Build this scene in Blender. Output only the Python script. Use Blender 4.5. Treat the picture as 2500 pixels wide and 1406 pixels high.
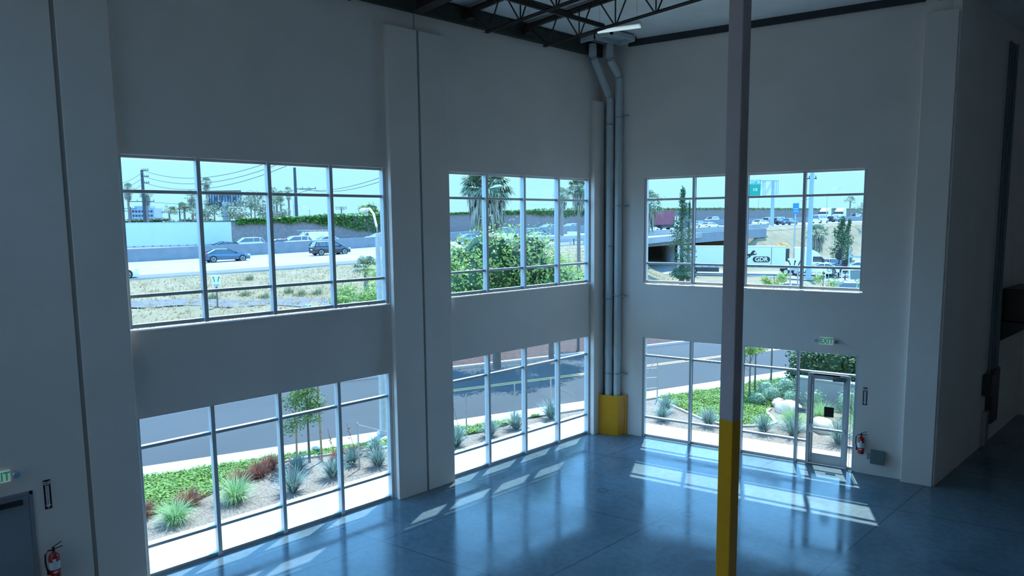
import bpy, math, random
from mathutils import Vector, Matrix, noise
random.seed(7)
PI=math.pi
for o in list(bpy.data.objects): bpy.data.objects.remove(o)
SC=bpy.context.scene
COL=SC.collection
# ---------------- camera ----------------
FPX=1570.18
CAM=Vector((13.191,-15.257,6.585))
def _basis(y,p,r):
    f=Vector((math.sin(y)*math.cos(p),math.cos(y)*math.cos(p),math.sin(p)))
    R=Vector((math.cos(y),-math.sin(y),0)); U=R.cross(f)
    c,s=math.cos(r),math.sin(r)
    return c*R+s*U, -s*R+c*U, f
CR,CU,CF=_basis(math.radians(-48.779),math.radians(-5.890),math.radians(-0.5663))
cd=bpy.data.cameras.new('camera'); cd.sensor_width=36; cd.sensor_fit='HORIZONTAL'; cd.lens=FPX/2500*36
cd.clip_start=.05; cd.clip_end=3000
cam=bpy.data.objects.new('camera',cd); COL.objects.link(cam); SC.camera=cam
cam.matrix_world=Matrix(((CR.x,CU.x,-CF.x,CAM.x),(CR.y,CU.y,-CF.y,CAM.y),(CR.z,CU.z,-CF.z,CAM.z),(0,0,0,1)))
# ---------------- light, sky, exposure ----------------
SUN_DIR=Vector((1.71,-2.94,-7.78)).normalized()
sl=bpy.data.lights.new('sun','SUN'); sl.energy=5.0; sl.angle=math.radians(.53); sl.color=(1.0,.97,.90)
so=bpy.data.objects.new('sun',sl); COL.objects.link(so); so.location=(-10,20,40)
so.rotation_euler=SUN_DIR.to_track_quat('-Z','Y').to_euler()
w=bpy.data.worlds.new('sky'); SC.world=w; w.use_nodes=True
nt=w.node_tree; nt.nodes.clear()
out=nt.nodes.new('ShaderNodeOutputWorld'); bg=nt.nodes.new('ShaderNodeBackground')
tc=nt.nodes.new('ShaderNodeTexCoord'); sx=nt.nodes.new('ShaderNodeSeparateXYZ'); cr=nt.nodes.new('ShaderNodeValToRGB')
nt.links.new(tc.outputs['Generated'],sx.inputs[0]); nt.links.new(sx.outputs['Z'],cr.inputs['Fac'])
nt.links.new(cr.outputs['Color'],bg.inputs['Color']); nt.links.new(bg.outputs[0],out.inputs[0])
el=cr.color_ramp.elements
el[0].position=0.0; el[0].color=(.30,.52,.645,1)
el[1].position=1.0; el[1].color=(.12,.30,.70,1)
e=el.new(.085); e.color=(.31,.54,.675,1)
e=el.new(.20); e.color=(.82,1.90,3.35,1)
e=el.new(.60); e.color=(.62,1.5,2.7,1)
e=el.new(.74); e.color=(.15,.35,.8,1)
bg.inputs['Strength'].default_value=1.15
vs=SC.view_settings; vs.view_transform='Standard'; vs.look='None'; vs.gamma=1; vs.use_curve_mapping=False; vs.exposure=0.75
# ---------------- helpers ----------------
def at(px,py,d):
    """world point seen at (px,py) at horizontal forward distance d"""
    v=CF+(px-1250)/FPX*CR-(py-703)/FPX*CU
    fh=Vector((CF.x,CF.y,0)).normalized()
    return CAM+v*(d/(v.x*fh.x+v.y*fh.y))
def onz(px,py,z):
    v=CF+(px-1250)/FPX*CR-(py-703)/FPX*CU
    return CAM+v*((z-CAM.z)/v.z)
FH=Vector((CF.x,CF.y,0)).normalized(); RH=Vector((FH.y,-FH.x,0))
def W(r,d,z=0): return Vector((CAM.x,CAM.y,0))+RH*r+FH*d+Vector((0,0,z))
def rd(x,y):
    v=Vector((x-CAM.x,y-CAM.y,0)); return v.dot(RH),v.dot(FH)
ANG=math.radians(18.3086); TR=Vector((math.cos(ANG),math.sin(ANG),0)); NR=Vector((-math.sin(ANG),math.cos(ANG),0))
def lerp(a,b,t): return a+(b-a)*t
def sstep(a,b,x):
    t=max(0,min(1,(x-a)/(b-a))); return t*t*(3-2*t)
def interp(tab,x):
    if x<=tab[0][0]: return tab[0][1]
    for (a,b),(c,d) in zip(tab,tab[1:]):
        if x<=c: return b+(d-b)*(x-a)/(c-a)
    return tab[-1][1]
# ---- materials
def mat(name,col,rough=.6,metal=0,spec=.5,noise_amt=0,noise_scale=5,bump=0,bump_scale=40,coat=0,col2=None,emit=None,estr=0,island=0,trans=0,stretch=None):
    m=bpy.data.materials.new(name); m.use_nodes=True; n=m.node_tree; N=n.nodes; L=n.links
    b=N['Principled BSDF']; b.inputs['Base Color'].default_value=(*col,1); b.inputs['Roughness'].default_value=rough
    b.inputs['Metallic'].default_value=metal; b.inputs['Specular IOR Level'].default_value=spec
    b.inputs['Coat Weight'].default_value=coat; b.inputs['Coat Roughness'].default_value=.08
    if emit: b.inputs['Emission Color'].default_value=(*emit,1); b.inputs['Emission Strength'].default_value=estr
    last=None
    if noise_amt or bump:
        t=N.new('ShaderNodeTexCoord'); src=t.outputs['Object']
        if stretch:
            mp=N.new('ShaderNodeMapping'); mp.inputs['Scale'].default_value=stretch; L.new(src,mp.inputs[0]); src=mp.outputs[0]
    if noise_amt:
        z=N.new('ShaderNodeTexNoise'); z.inputs['Scale'].default_value=noise_scale; z.inputs['Detail'].default_value=6
        L.new(src,z.inputs['Vector'])
        r=N.new('ShaderNodeValToRGB'); r.color_ramp.elements[0].position=.32; r.color_ramp.elements[1].position=.68
        c2=col2 or tuple(c*(1-noise_amt) for c in col)
        r.color_ramp.elements[0].color=(*c2,1); r.color_ramp.elements[1].color=(*col,1)
        L.new(z.outputs['Fac'],r.inputs[0]); last=r.outputs[0]
    if island:
        g=N.new('ShaderNodeNewGeometry'); r=N.new('ShaderNodeValToRGB')
        c2=col2 or tuple(c*(1-island) for c in col)
        r.color_ramp.elements[0].color=(*c2,1); r.color_ramp.elements[1].color=(*col,1)
        L.new(g.outputs['Random Per Island'],r.inputs[0]); last=r.outputs[0]
    if last: L.new(last,b.inputs['Base Color'])
    if bump:
        z=N.new('ShaderNodeTexNoise'); z.inputs['Scale'].default_value=bump_scale; z.inputs['Detail'].default_value=4
        L.new(src,z.inputs['Vector']); bp=N.new('ShaderNodeBump'); bp.inputs['Strength'].default_value=bump; bp.inputs['Distance'].default_value=.02
        L.new(z.outputs['Fac'],bp.inputs['Height']); L.new(bp.outputs[0],b.inputs['Normal'])
    if trans:
        tb=N.new('ShaderNodeBsdfTranslucent'); mx=N.new('ShaderNodeMixShader'); mx.inputs[0].default_value=trans
        tb.inputs[0].default_value=(*col,1)
        if last: L.new(last,tb.inputs[0])
        L.new(b.outputs[0],mx.inputs[1]); L.new(tb.outputs[0],mx.inputs[2]); L.new(mx.outputs[0],N['Material Output'].inputs[0])
    return m
def glassmat(name,tint,refl=1.0):
    m=bpy.data.materials.new(name); m.use_nodes=True; n=m.node_tree; N=n.nodes; L=n.links; N.clear()
    o=N.new('ShaderNodeOutputMaterial'); t=N.new('ShaderNodeBsdfTransparent'); g=N.new('ShaderNodeBsdfGlossy'); mx=N.new('ShaderNodeMixShader')
    fr=N.new('ShaderNodeFresnel'); ge=N.new('ShaderNodeNewGeometry'); mr=N.new('ShaderNodeMapRange'); mr.inputs['To Min'].default_value=1.2; mr.inputs['To Max'].default_value=1/1.2; L.new(ge.outputs['Backfacing'],mr.inputs[0]); L.new(mr.outputs[0],fr.inputs[0]); g.inputs['Roughness'].default_value=.0
    t.inputs[0].default_value=(*tint,1); g.inputs[0].default_value=(refl*.9,refl,refl,1)
    L.new(fr.outputs[0],mx.inputs[0]); L.new(t.outputs[0],mx.inputs[1]); L.new(g.outputs[0],mx.inputs[2]); L.new(mx.outputs[0],o.inputs[0])
    return m
M={}
def wallmat(name,col):
    return mat(name,col,rough=.75,spec=.25,noise_amt=.07,noise_scale=.7,bump=.08,bump_scale=60)
M['wall']=wallmat('painted_concrete',(.93,.82,.75))
M['groove']=mat('joint_sealant',(.42,.38,.34),.8)
M['ceil']=mat('white_roof_insulation',(.93,.93,.91),.6,noise_amt=.1,noise_scale=1.2,bump=.5,bump_scale=3)
M['steel']=mat('dark_red_oxide_steel',(.035,.025,.024),.55,noise_amt=.3,noise_scale=8)
M['wood']=mat('dark_ledger_timber',(.05,.06,.045),.8,noise_amt=.4,noise_scale=6)
M['alu']=mat('clear_anodised_aluminium',(.62,.65,.68),.42,metal=.25,noise_amt=.05,noise_scale=3)
M['gasket']=mat('black_gasket',(.01,.012,.014),.6)
M['glass']=glassmat('window_glass',(.89,.98,1.0))
M['pvc']=mat('white_painted_pipe',(.62,.67,.68),.45,noise_amt=.06,noise_scale=4)
M['yellow']=mat('yellow_enamel',(.98,.41,.003),.28,spec=.6,noise_amt=.08,noise_scale=3)
M['colpaint']=mat('column_primer_paint',(.62,.48,.48),.5,noise_amt=.08,noise_scale=2)
M['galv']=mat('galvanised_metal',(.45,.48,.50),.4,metal=.8,noise_amt=.2,noise_scale=20)
M['boxgrey']=mat('grey_steel_enclosure',(.16,.21,.21),.45,noise_amt=.06)
M['black']=mat('black_plastic',(.008,.009,.01),.4)
M['dkgrey']=mat('dark_grey_metal',(.03,.035,.038),.45)
M['red']=mat('red_enamel',(.42,.01,.008),.22,coat=.6)
M['white']=mat('white_plastic',(.8,.82,.82),.4)
M['signwhite']=mat('sign_white',(.75,.78,.78),.45)
M['maroon']=mat('sign_dark_red',(.06,.004,.008),.5)
M['exitgreen']=mat('exit_green',(.0,.28,.14),.5,emit=(0,.45,.22),estr=.12)
M['exitcase']=mat('exit_sign_diffuser',(.75,.8,.78),.5,emit=(.6,.8,.72),estr=.10)
M['doorpaint']=mat('door_paint',(.30,.34,.38),.45,noise_amt=.04)
M['doorframe']=mat('door_frame_paint',(.30,.30,.31),.5)
M['tube']=mat('fluorescent_tube',(.8,.85,.85),.4,emit=(.75,.95,1.0),estr=.3)
M['chrome']=mat('satin_chrome',(.7,.75,.78),.2,metal=1)
# floor
def floormat():
    m=bpy.data.materials.new('polished_concrete_floor'); m.use_nodes=True; n=m.node_tree; N=n.nodes; L=n.links
    b=N['Principled BSDF']; g=N.new('ShaderNodeNewGeometry'); P=g.outputs['Position']
    def nz(scale,det=6,dist=0):
        z=N.new('ShaderNodeTexNoise'); z.inputs['Scale'].default_value=scale; z.inputs['Detail'].default_value=det; z.inputs['Distortion'].default_value=dist
        L.new(P,z.inputs['Vector']); return z.outputs['Fac']
    def ramp(f,p0,c0,p1,c1):
        r=N.new('ShaderNodeValToRGB'); r.color_ramp.elements[0].position=p0; r.color_ramp.elements[1].position=p1
        r.color_ramp.elements[0].color=(*c0,1); r.color_ramp.elements[1].color=(*c1,1); L.new(f,r.inputs[0]); return r.outputs[0]
    base=ramp(nz(.45,8,.6),.3,(.12,.168,.20),.7,(.205,.275,.32))
    fine=ramp(nz(7,8,.3),.35,(.72,.72,.72),.6,(1,1,1))
    mul=N.new('ShaderNodeMix'); mul.data_type='RGBA'; mul.blend_type='MULTIPLY'; mul.inputs[0].default_value=.55
    L.new(base,mul.inputs[6]); L.new(fine,mul.inputs[7]); col=mul.outputs[2]
    def math_(op,a,bv=None,c=None):
        k=N.new('ShaderNodeMath'); k.operation=op
        for i,v in enumerate((a,bv,c)):
            if v is None: continue
            if isinstance(v,(int,float)): k.inputs[i].default_value=v
            else: L.new(v,k.inputs[i])
        return k.outputs[0]
    sp=N.new('ShaderNodeSeparateXYZ'); L.new(P,sp.inputs[0])
    def line(val,period,off,half):
        v=math_('SUBTRACT',val,off); v=math_('PINGPONG',v,period/2.0); return math_('LESS_THAN',v,half)
    lx=line(sp.outputs['X'],3.315,1.75,.009)
    nv=math_('ADD',math_('MULTIPLY',sp.outputs['X'],-.3141),math_('MULTIPLY',sp.outputs['Y'],.9494))
    ln=line(nv,3.42,-5.6,.009)
    j=math_('MAXIMUM',lx,ln)
    mj=N.new('ShaderNodeMix'); mj.data_type='RGBA'; L.new(math_('MULTIPLY',j,.75),mj.inputs[0]); L.new(col,mj.inputs[6]); mj.inputs[7].default_value=(.03,.035,.04,1)
    col=mj.outputs[2]
    # round stains
    for (x,y,r) in ((7.67,-2.53,.2),(8.01,-2.91,.2),(5.34,-3.19,.17),(8.65,-2.82,.2),(5.39,-4.11,.17),(3.2,-3.6,.14)):
        vd=N.new('ShaderNodeVectorMath'); vd.operation='DISTANCE'; L.new(P,vd.inputs[0]); vd.inputs[1].default_value=(x,y,0)
        ringd=math_('ABSOLUTE',math_('SUBTRACT',vd.outputs['Value'],r*.75)); rr=ramp(ringd,.0,(.45,.45,.45),.07,(1,1,1))
        q=N.new('ShaderNodeMix'); q.data_type='RGBA'; q.blend_type='MULTIPLY'; q.inputs[0].default_value=.55; L.new(col,q.inputs[6]); L.new(rr,q.inputs[7]); col=q.outputs[2]
    L.new(col,b.inputs['Base Color'])
    rg=ramp(nz(1.1,6,.5),.3,(.09,.09,.09),.7,(.19,.19,.19)); L.new(rg,b.inputs['Roughness'])
    b.inputs['IOR'].default_value=1.5; b.inputs['Specular IOR Level'].default_value=.28
    bp=N.new('ShaderNodeBump'); bp.inputs['Strength'].default_value=.05; bp.inputs['Distance'].default_value=.01; L.new(nz(3,4),bp.inputs['Height']); L.new(bp.outputs[0],b.inputs['Normal'])
    return m
M['floor']=floormat()
# ---- mesh builder
class MB:
    def __init__(s,M_=None): s.v=[]; s.f=[]; s.m=M_
    def P(s,p):
        p=Vector(p); s.v.append(s.m@p if s.m else p); return len(s.v)-1
    def face(s,idx): s.f.append(tuple(idx))
    def poly(s,pts): s.face([s.P(p) for p in pts]); return s
    def box(s,x0,x1,y0,y1,z0,z1):
        i=[s.P((x,y,z)) for z in (z0,z1) for y in (y0,y1) for x in (x0,x1)]
        for q in ((0,2,3,1),(4,5,7,6),(0,1,5,4),(2,6,7,3),(0,4,6,2),(1,3,7,5)): s.face([i[k] for k in q])
        return s
    def cbox(s,c,dx,dy,dz,rz=0,rx=0,ry=0):
        R=Matrix.Translation(Vector(c))@Matrix.Rotation(rz,4,'Z')@Matrix.Rotation(ry,4,'Y')@Matrix.Rotation(rx,4,'X')
        o=s.m; s.m=(o@R) if o else R; s.box(-dx/2,dx/2,-dy/2,dy/2,-dz/2,dz/2); s.m=o; return s
    def tube(s,pts,r,n=10,cap=True):
        pts=[Vector(p) for p in pts]; rs=r if isinstance(r,(list,tuple)) else [r]*len(pts); rings=[]
        for k,p in enumerate(pts):
            a=pts[max(0,k-1)]; b=pts[min(len(pts)-1,k+1)]; t=(b-a)
            t=t.normalized() if t.length>1e-9 else Vector((0,0,1))
            up=Vector((0,0,1)) if abs(t.z)<.9 else Vector((1,0,0))
            x=t.cross(up).normalized(); y=t.cross(x)
            rings.append([s.P(p+(x*math.cos(2*PI*i/n)+y*math.sin(2*PI*i/n))*rs[k]) for i in range(n)])
        for a,b in zip(rings,rings[1:]):
            for i in range(n): s.face((a[i],a[(i+1)%n],b[(i+1)%n],b[i]))
        if cap: s.face(rings[0]); s.face(rings[-1][::-1])
        return s
    def bar(s,a,b,w,h):
        a=Vector(a);b=Vector(b);t=(b-a).normalized(); up=Vector((0,0,1)) if abs(t.z)<.95 else Vector((1,0,0))
        x=t.cross(up).normalized()*w/2; y=x.cross(t).normalized()*h/2
        i=[s.P(p+sx*x+sy*y) for p in (a,b) for sx,sy in ((-1,-1),(1,-1),(1,1),(-1,1))]
        for q in ((0,1,2,3),(4,7,6,5),(0,4,5,1),(1,5,6,2),(2,6,7,3),(3,7,4,0)): s.face([i[k] for k in q])
        return s
    def prism(s,poly,axis,a,b):
        """extrude 2D polygon along axis from a to b; poly in the two other axes order"""
        def mk(p,t):
            return {'x':(t,p[0],p[1]),'y':(p[0],t,p[1]),'z':(p[0],p[1],t)}[axis]
        A=[s.P(mk(p,a)) for p in poly]; B=[s.P(mk(p,b)) for p in poly]; n=len(poly)
        s.face(A[::-1]); s.face(B)
        for i in range(n): s.face((A[i],A[(i+1)%n],B[(i+1)%n],B[i]))
        return s
    def lathe(s,prof,n=20,c=(0,0,0)):
        rings=[[s.P((c[0]+r*math.cos(2*PI*i/n),c[1]+r*math.sin(2*PI*i/n),c[2]+z)) for i in range(n)] for r,z in prof]
        for a,b in zip(rings,rings[1:]):
            for i in range(n): s.face((a[i],a[(i+1)%n],b[(i+1)%n],b[i]))
        s.face(rings[0][::-1]); s.face(rings[-1]); return s
    def blob(s,c,rx,ry,rz,seed=0,amp=.2,nu=16,nv=10,fr=1.3):
        vs=[]
        for j in range(1,nv):
            th=PI*j/nv; row=[]
            for i in range(nu):
                ph=2*PI*i/nu; d=Vector((math.sin(th)*math.cos(ph),math.sin(th)*math.sin(ph),math.cos(th)))
                k=1+amp*noise.noise(d*fr+Vector((seed,seed*.7,0)))*2
                row.append(s.P((c[0]+d.x*rx*k,c[1]+d.y*ry*k,c[2]+d.z*rz*k)))
            vs.append(row)
        t=s.P((c[0],c[1],c[2]+rz)); b=s.P((c[0],c[1],c[2]-rz))
        for i in range(nu):
            s.face((t,vs[0][i],vs[0][(i+1)%nu])); s.face((b,vs[-1][(i+1)%nu],vs[-1][i]))
            for a,bb in zip(vs,vs[1:]): s.face((a[i],bb[i],bb[(i+1)%nu],a[(i+1)%nu]))
        return s
    def build(s,name,m,parent=None,smooth=False,bevel=0,recalc=False):
        me=bpy.data.meshes.new(name); me.from_pydata([tuple(v) for v in s.v],[],s.f); me.update()
        if m: me.materials.append(m)
        if smooth:
            for p in me.polygons: p.use_smooth=True
            try: me.set_sharp_from_angle(angle=math.radians(40))
            except Exception: pass
        o=bpy.data.objects.new(name,me); COL.objects.link(o)
        if parent: o.parent=parent
        if bevel:
            bv=o.modifiers.new('bevel','BEVEL'); bv.width=bevel; bv.segments=2; bv.limit_method='ANGLE'
        return o
def tag(o,label=None,cat=None,group=None,kind=None):
    if label: o['label']=label
    if cat: o['category']=cat
    if group: o['group']=group
    if kind: o['kind']=kind
    return o
def empty(name,loc=(0,0,0),rz=0,label=None,cat=None,group=None,kind=None):
    o=bpy.data.objects.new(name,None); COL.objects.link(o); o.location=loc; o.rotation_euler=(0,0,rz); o.empty_display_size=.2
    return tag(o,label,cat,group,kind)
def copy_tree(o,parent=None):
    c=o.copy(); COL.objects.link(c); c.parent=parent
    for ch in list(o.children): copy_tree(ch,c)
    return c
def text_mb(txt,size,depth,name,m,parent,loc,rot=(PI/2,0,0),align='CENTER',spacing=1.0,xs=1.0):
    cu=bpy.data.curves.new(name,'FONT'); cu.body=txt; cu.size=size; cu.extrude=depth; cu.align_x=align; cu.align_y='CENTER'; cu.space_character=spacing; cu.offset=size*.02
    to=bpy.data.objects.new('tmp_text',cu); COL.objects.link(to)
    dg=bpy.context.evaluated_depsgraph_get(); me=bpy.data.meshes.new_from_object(to.evaluated_get(dg))
    bpy.data.objects.remove(to); me.materials.clear(); me.materials.append(m)
    o=bpy.data.objects.new(name,me); COL.objects.link(o); o.parent=parent; o.location=loc; o.rotation_euler=rot; o.scale=(xs,1,1)
    return o
# ================= ROOM SHELL =================
ZC=11.8
YN=-30.0; XE=24.0; YF=11.3
# floor outline: left wall x=0, chamfer wall, then x=8.54 wall to YF
def rw(s,n,z=0): return Vector((0,0,0))+TR*s+NR*n+Vector((0,0,z))
fl=MB(); c1=rw(8.78,-.02)
top=[(0.0,YN),(0.0,0.0),(c1.x,c1.y),(8.42,YF),(XE,YF),(XE,YN)]
fl.prism([(0.0,YN),(XE,YN),(XE,c1.y),(c1.x,c1.y),(0.0,0.0)],'z',-.25,0.0); fl.box(8.42,XE,c1.y,YF,-.25,0.0)
tag(fl.build('floor',M['floor']),kind='structure')
# flat roof deck (ceiling) a bit larger than the room
ce=MB(); ce.prism([(-.25,YN-.2),(XE+.2,YN-.2),(XE+.2,3.05),(8.5,3.05),(-.25,.13)],'z',ZC,ZC+.2); ce.box(8.3,XE+.2,3.05,YF+.2,ZC,ZC+.2)
tag(ce.build('ceiling',M['ceil']),kind='structure')
# added rooflights, unseen behind the camera, to brighten the hall: open curbs with thin glazing
for o_ in [o for o in COL.objects if o.name=='ceiling']: bpy.data.objects.remove(o_)
FILL_X=(.7,3.9,7.1); FILL_Y=(-27.8,-21.6); SW,SH=2.6,2.2
ce=MB(); ce.prism([(-.25,-11.5),(XE+.2,-11.5),(XE+.2,3.05),(8.5,3.05),(-.25,.13)],'z',ZC,ZC+.2); ce.box(8.3,XE+.2,3.05,YF+.2,ZC,ZC+.2)
ys_=[YN-.2]+[v for y in FILL_Y for v in (y,y+SH)]+[-11.5]
for a,c in zip(ys_[::2],ys_[1::2]): ce.box(-.25,XE+.2,a,c,ZC,ZC+.2)
for yy in FILL_Y:
    xs_=[-.25]+[v for x in FILL_X for v in (x,x+SW)]+[XE+.2]
    for a,c in zip(xs_[::2],xs_[1::2]): ce.box(a,c,yy,yy+SH,ZC,ZC+.2)
tag(ce.build('ceiling',M['ceil']),kind='structure')
k_=20
for yy in FILL_Y:
    for x in FILL_X: tag(MB().box(x-.03,x+SW+.03,yy-.03,yy+SH+.03,ZC+.201,ZC+.209).build('window_%d'%k_,M['glass']),kind='structure'); k_+=1  # panes of the added, unseen rooflights that let fill daylight in
XO,XI=-.06,.15
ZU=(7.78,7.19,5.31,4.73); ZL=(3.05,2.51,.60,0.0)
WU0,WU1=4.68,7.83; WL1=3.09
JY=[0.16,-6.77,-13.71,-20.65]
# wall_left: full height concrete with openings
def wl():
    b=MB()
    ys=[(-5.955,-.64),(-12.93,-7.61)]
    b.box(XO,XI,YN,-12.93,0,ZC); b.box(XO,XI,-7.61,-5.955,0,ZC); b.box(XO,XI,-.64,.05,0,ZC)
    for a,c in ys:
        b.box(XO,XI,a,c,WL1,WU0); b.box(XO,XI,a,c,WU1,ZC)
    return b
tag(wl().build('wall_left',M['wall']),kind='structure')
# wall_right local frame: x=s, y=n
ER=Matrix.Rotation(ANG,4,'Z')
S0,S1=1.41,7.17
def wr():
    b=MB(ER); O,I=.06,-.15
    b.box(-.1,S0,I,O,0,ZC); b.box(S1,8.85,I,O,0,ZC)
    b.box(S0,S1,I,O,WL1,WU0); b.box(S0,S1,I,O,WU1,ZC)
    return b
tag(wr().build('wall_right',M['wall']),kind='structure')
tag(MB().box(8.36,8.54,2.55,YF,0,ZC).build('wall_far_side',M['wall']),kind='structure')
tag(MB().box(8.36,XE+.15,YF,YF+.15,0,ZC).build('wall_back',M['wall']),kind='structure')
tag(MB().box(XE,XE+.15,YN,YF,0,ZC).build('wall_east',M['wall']),kind='structure')
tag(MB().box(XO,XE+.15,YN-.15,YN,0,ZC).build('wall_near',M['wall']),kind='structure')
# pilasters on left wall (two panel edges with a sealed joint each)
def pil(n,yc,h,y0=None,y1=None,x1=.30):
    a=y0 if y0 is not None else yc-.815; c=y1 if y1 is not None else yc+.815
    e=MB(); g=.032
    e.box(XI-.002,x1,a,yc-g,0,h); e.box(XI-.002,x1,yc+g,c,0,h)
    o=tag(e.build('trim_%d'%n,M['wall'],bevel=.012),kind='structure')
    MB().box(XI,x1-.022,yc-g,yc+g,0,h).box(XI,XI+.012,yc-.015,yc+.015,h,ZC-.4).build('joint_seal',M['groove'],o)
    return o
pil(1,-6.77,10.97)
pil(2,-13.71,10.97,y0=-15.6,y1=-12.93)
# corner pilaster
tag(MB().box(XI-.002,.30,-.66,-.24,0,10.1).build('trim_3',M['wall'],bevel=.012),kind='structure')
# wall far left continuing
# right pilaster
m=MB(ER); m.box(8.20,8.86,-.32,-.14,0,11.32); tag(m.build('trim_4',M['wall'],bevel=.012),kind='structure')
# ledgers at the roof line
tag(MB().box(XI,XI+.14,YN,-.3,11.38,11.76).build('trim_5',M['wood']),kind='structure')
m=MB(ER); m.box(.9,8.2,-.21,-.15,11.62,11.80); tag(m.build('trim_6',M['dkgrey']),kind='structure')
# ================= WINDOWS =================
FW_=.072; FD=.185
def window(n,mtx,cols,zs,door=False):
    """cols: x positions of mullions in local frame; y axis = outward; zs top..bottom"""
    root=empty('window_%d'%n,(0,0,0),0,kind='structure')
    f=MB(mtx); g=MB(mtx)
    zt,z1,z2,zb=zs; y0,y1=-.115,.055
    x0,x1=cols[0],cols[-1]
    # outer frame
    for x in cols:
        a,b=(x,x+FW_) if x==x0 else ((x-FW_,x) if x==x1 else (x-FW_/2,x+FW_/2))
        f.box(a,b,y0,y1,zb,zt+.05)
    f.box(x0,x1,-.052,y1,zt,zt+.055); 
    doorx=(5.99,6.99) if door else None
    def hbar(z,h,xa,xb,yy0=-.05,yy1=y1-.004): f.box(xa,xb,yy0,yy1,z,z+h)
    segs=[(x0,x1)] if not door else [(x0,doorx[0]),(doorx[1],x1)]
    hbar(z1-.03,.06,x0,x1)
    for a,b in segs: hbar(z2-.03,.06,a,b); hbar(zb,.07,a,b,-.056,y1)
    fr=f.build('window_frame',M['alu'],root,bevel=.004)
    if door:
        jf=MB(mtx); jf.box(5.99,6.04,y0-.01,y1,0,2.5); jf.box(6.94,6.99,y0-.01,y1,0,2.5); jf.build('door_jamb',M['alu'],root)
    # glazing panes
    cc=list(cols)
    for i,(a,b) in enumerate(zip(cc,cc[1:])):
        pieces=[(a,b)]
        for zi,(zh,zl) in enumerate(((zt,z1),(z1,z2),(z2,zb))):
            xs=[(a,b)]
            if door and i==3 and zi>0: xs=[(a,5.99),(6.99,b)]
            for xa,xb in xs:
                p=MB(mtx); p.box(xa+.02,xb-.02,-.004,.004,zl+.02,zh-.02); p.build('glass_pane',M['glass'],root)
                g.box(xa+FW_/2,xa+FW_/2+.008,-.02,.02,zl,zh)
    g.build('gasket',M['gasket'],root)
    return root
# left wall local: x along world -(-y)? use matrix mapping local x->world y, local y(outward)->world -x
ML=Matrix(((0,-1,0,0),(1,0,0,0),(0,0,1,0),(0,0,0,1)))
def cols_l(yr): return [yr-1.33*k for k in (4,3,2,1,0)]
window(1,ML,cols_l(-7.61),ZU); window(2,ML,cols_l(-7.61),ZL)
window(3,ML,cols_l(-.64),ZU); window(4,ML,cols_l(-.64),ZL)
cr_=[S0+1.44*k for k in range(5)]
window(5,ER,cr_,ZU); window(6,ER,cr_,ZL,door=True)
# sills
n=7
for mtx,a,b in ((ML,-12.93,-7.61),(ML,-5.955,-.64),(ER,S0,S1)):
    m=MB(mtx); m.box(a,b,-.16,.10,WU0-.02,WU0+.012); tag(m.build('trim_%d'%n,M['wall']),kind='structure'); n+=1
# ================= GLASS DOOR =================
dr=empty('door_1',(0,0,0),0,kind='structure'); dr.matrix_world=ER
d=MB(); X0,X1=6.045,6.935
d.box(X0,X0+.10,-.03,.015,.015,2.44); d.box(X1-.10,X1,-.03,.015,.015,2.44); d.box(X0+.1,X1-.1,-.03,.015,2.33,2.44); d.box(X0+.1,X1-.1,-.03,.015,.015,.30)
d.build('door_leaf',M['alu'],dr,bevel=.004)
MB().box(X0+.1,X1-.1,-.010,-.002,.30,2.33).build('glass_pane',M['glass'],dr)
h=MB(); h.box(5.99,6.99,-.10,.05,2.445,2.50); h.build('door_head',M['alu'],dr)
pb=MB(); pb.box(X0+.05,X1-.03,-.115,-.06,.96,1.03); pb.box(X0+.0,X0+.09,-.13,-.03,.88,1.12); pb.box(X1-.07,X1-.01,-.12,-.03,.95,1.04); pb.build('push_bar',M['chrome'],dr,bevel=.008)
rd_=MB(); rd_.tube([(X0+.045,-.06,.12),(X0+.045,-.06,.90)],.012); rd_.tube([(X0+.045,-.06,1.1),(X0+.045,-.06,2.2)],.012); rd_.build('latch_rod',M['chrome'],dr,smooth=True)
cl=MB(); cl.box(6.58,6.88,-.14,-.03,2.33,2.41); cb=cl.build('door_closer',M['boxgrey'],dr,bevel=.01)
ca=MB(); ca.bar((6.80,-.10,2.42),(6.45,-.22,2.43),.025,.012); ca.bar((6.45,-.22,2.43),(6.70,-.07,2.455),.02,.012); ca.build('closer_arm',M['chrome'],cb)
MB().box(6.40,6.63,-.016,-.011,1.33,1.60).build('door_notice',M['black'],dr)
sn=MB(); sn.box(6.12,6.75,-.102,-.1,2.452,2.492); sn.build('head_decal',M['black'],dr)
# ================= SIDELIGHT DECAL =================
sd=empty('sidelight_decal',rw(5.86,-.012,1.42),ANG,'small white EXIT decal on the narrow sidelight left of the glass door','decal')
MB().box(-.11,.11,-.003,.001,-.075,.075).build('decal_plate',M['signwhite'],sd)
text_mb('EXIT',.06,.001,'decal_text',M['black'],sd,(0.03,-.0045,0))
# ================= COLUMN =================
colm=empty('steel_column',(8.35,-6.77,0),0,'square steel column, grey upper shaft and yellow lower part, rising through the picture','column')
MB().box(-.11,.11,-.11,.11,3.66,11.2).build('upper_shaft',M['colpaint'],colm,bevel=.012)
MB().box(-.112,.112,-.112,.112,.015,3.66).build('yellow_shaft',M['yellow'],colm,bevel=.012)
MB().box(-.2,.2,-.2,.2,0,.015).build('base_plate',M['colpaint'],colm)
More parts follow.
